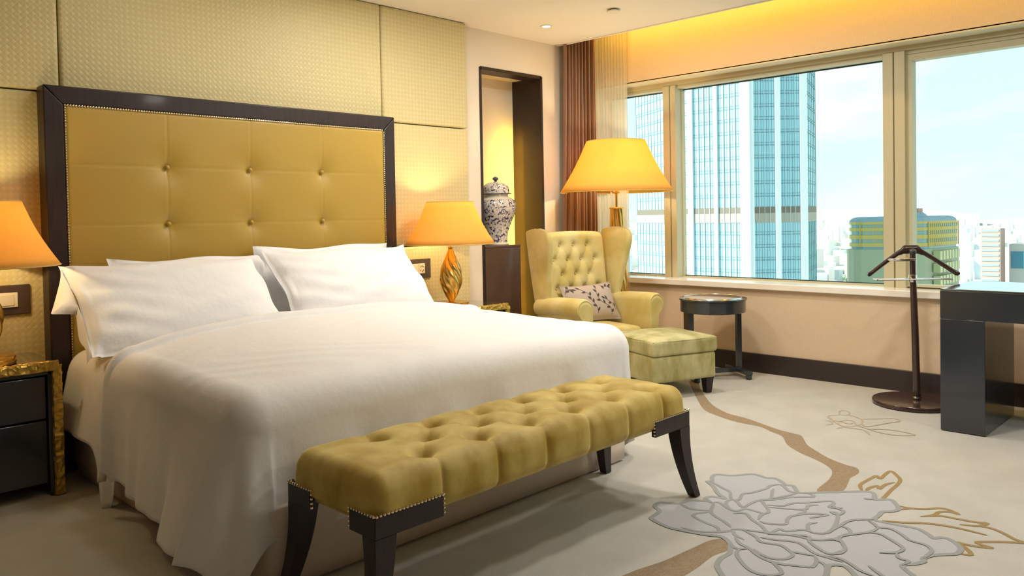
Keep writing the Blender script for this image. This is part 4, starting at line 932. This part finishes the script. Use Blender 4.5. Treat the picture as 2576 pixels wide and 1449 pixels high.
b.lathe([(4.5, 107.0), (4.3, 109.0), (3.0, 110.1), (.5, 110.4)], (318-GO[0], 101-GO[1], 0), 24)
b.build('roof', GR, gt, smooth=False)
b = MB(); b.box((318-GO[0]-1.5, 99-GO[1], 109), (318-GO[0]+3, 103-GO[1], 111.6)); b.build('penthouse', mat('red_brick', (.50, .25, .18), .7), gt, smooth=False)
b = MB()
for (a, c, n) in (((305.1, 116.0), (312.6, 98.5), 17), ((316.5, 95.5), (342, 92.7), 15)):
    for i in range(n+1):
        t = i/n; x = a[0]+(c[0]-a[0])*t-GO[0]; y = a[1]+(c[1]-a[1])*t-GO[1]; w = .16 if n == 17 else .20; b.box((x-w, y-w, 97.5), (x+w, y+w, 106.6))
b.build('mullions', GGo, gt, smooth=False)
b = MB(); b.prism([(x*1.04, y*1.04) for x, y in offs(gp, 1.0)], 0, 96.6); b.build('podium', GP, gt, smooth=False)
b = MB()
for i in range(7):
    for k in range(5):
        x = 318+i*3.6; b.box((x-GO[0], 92.3-GO[1]-.2, 92.5-k*4.6), (x+2.6-GO[0], 94.5-GO[1], 95.8-k*4.6))
b.build('podium_windows', mat('podium_glass', (.42, .40, .18), .3), gt, smooth=False)

def block(name, label, x, y, w, d, z0, z1, m, m2, nfl, group=None):
    t = thing(name, label, 'building', (x, y, z0), group=group)
    b = MB(); b.box((0, -w, 0), (d, 0, z1-z0)); b.build('walls', m, t, smooth=False)
    b = MB(); h = (z1-z0)/nfl
    for i in range(nfl): b = MB(); b.box((-.4, -w*.94, h*i+h*.35), (.5, -w*.06, h*i+h*.8)); b.build('window_row', m2, t, smooth=False)
    return t
PW = mat('white_render', (.44, .43, .41), .8); PB = mat('blue_glass', (.16, .36, .46), .3); PR = mat('pink_brick', (.40, .26, .22), .8); PBG = mat('pale_glass', (.24, .33, .36), .5)
block('tower_block', 'pale blue and pink tower block in the haze right of the gold building', 676, 168, 13, 14, -110, -14, PR, PBG, 26)
block('office_block', 'white-topped office block with dark blue glass at the right window edge', 690, 152.5, 22, 20, -110, -26, PW, mat('deep_blue_glass', (.05, .19, .27), .3), 3)
# uncountable sprawl, with the haze put into the pale block colours
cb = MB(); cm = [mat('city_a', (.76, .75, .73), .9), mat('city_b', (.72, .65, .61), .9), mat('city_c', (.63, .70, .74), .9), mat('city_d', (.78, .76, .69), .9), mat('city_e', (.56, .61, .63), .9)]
rs = np.random.RandomState(11)
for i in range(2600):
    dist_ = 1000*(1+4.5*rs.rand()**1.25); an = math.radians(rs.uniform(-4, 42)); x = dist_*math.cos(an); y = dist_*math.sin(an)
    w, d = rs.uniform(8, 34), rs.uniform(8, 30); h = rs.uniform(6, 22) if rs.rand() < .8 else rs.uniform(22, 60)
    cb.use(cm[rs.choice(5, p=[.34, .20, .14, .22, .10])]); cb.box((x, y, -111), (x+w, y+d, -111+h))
o = cb.build('distant_city', None, smooth=False, fix=False); tag(o, 'sprawl of low city buildings coloured pale for haze, stretching to the horizon', 'city', kind='stuff')
tb_ = MB()
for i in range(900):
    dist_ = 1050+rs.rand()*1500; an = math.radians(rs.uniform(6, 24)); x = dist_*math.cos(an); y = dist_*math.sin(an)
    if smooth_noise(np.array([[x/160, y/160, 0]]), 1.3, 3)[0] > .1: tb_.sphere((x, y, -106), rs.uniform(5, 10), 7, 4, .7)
o = tb_.build('park_trees', mat('haze_tinted_green', (.36, .44, .30), .9), smooth=True, fix=False); tag(o, 'patches of pale green trees between the far city buildings', 'trees', kind='stuff')  # haze is put into the washed-out tree colour
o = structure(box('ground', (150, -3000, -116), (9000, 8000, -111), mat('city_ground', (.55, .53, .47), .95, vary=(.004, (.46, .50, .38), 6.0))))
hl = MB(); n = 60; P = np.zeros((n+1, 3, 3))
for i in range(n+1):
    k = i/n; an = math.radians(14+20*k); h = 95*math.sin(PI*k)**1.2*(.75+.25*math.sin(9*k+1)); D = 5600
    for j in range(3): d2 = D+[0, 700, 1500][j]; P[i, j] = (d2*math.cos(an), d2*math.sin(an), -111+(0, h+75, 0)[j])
hl.grid(P); o = hl.build('hills', mat('haze_tinted_hill', (.42, .50, .53), 1), smooth=True); structure(o)  # blue-grey hill colour has the distance haze painted in
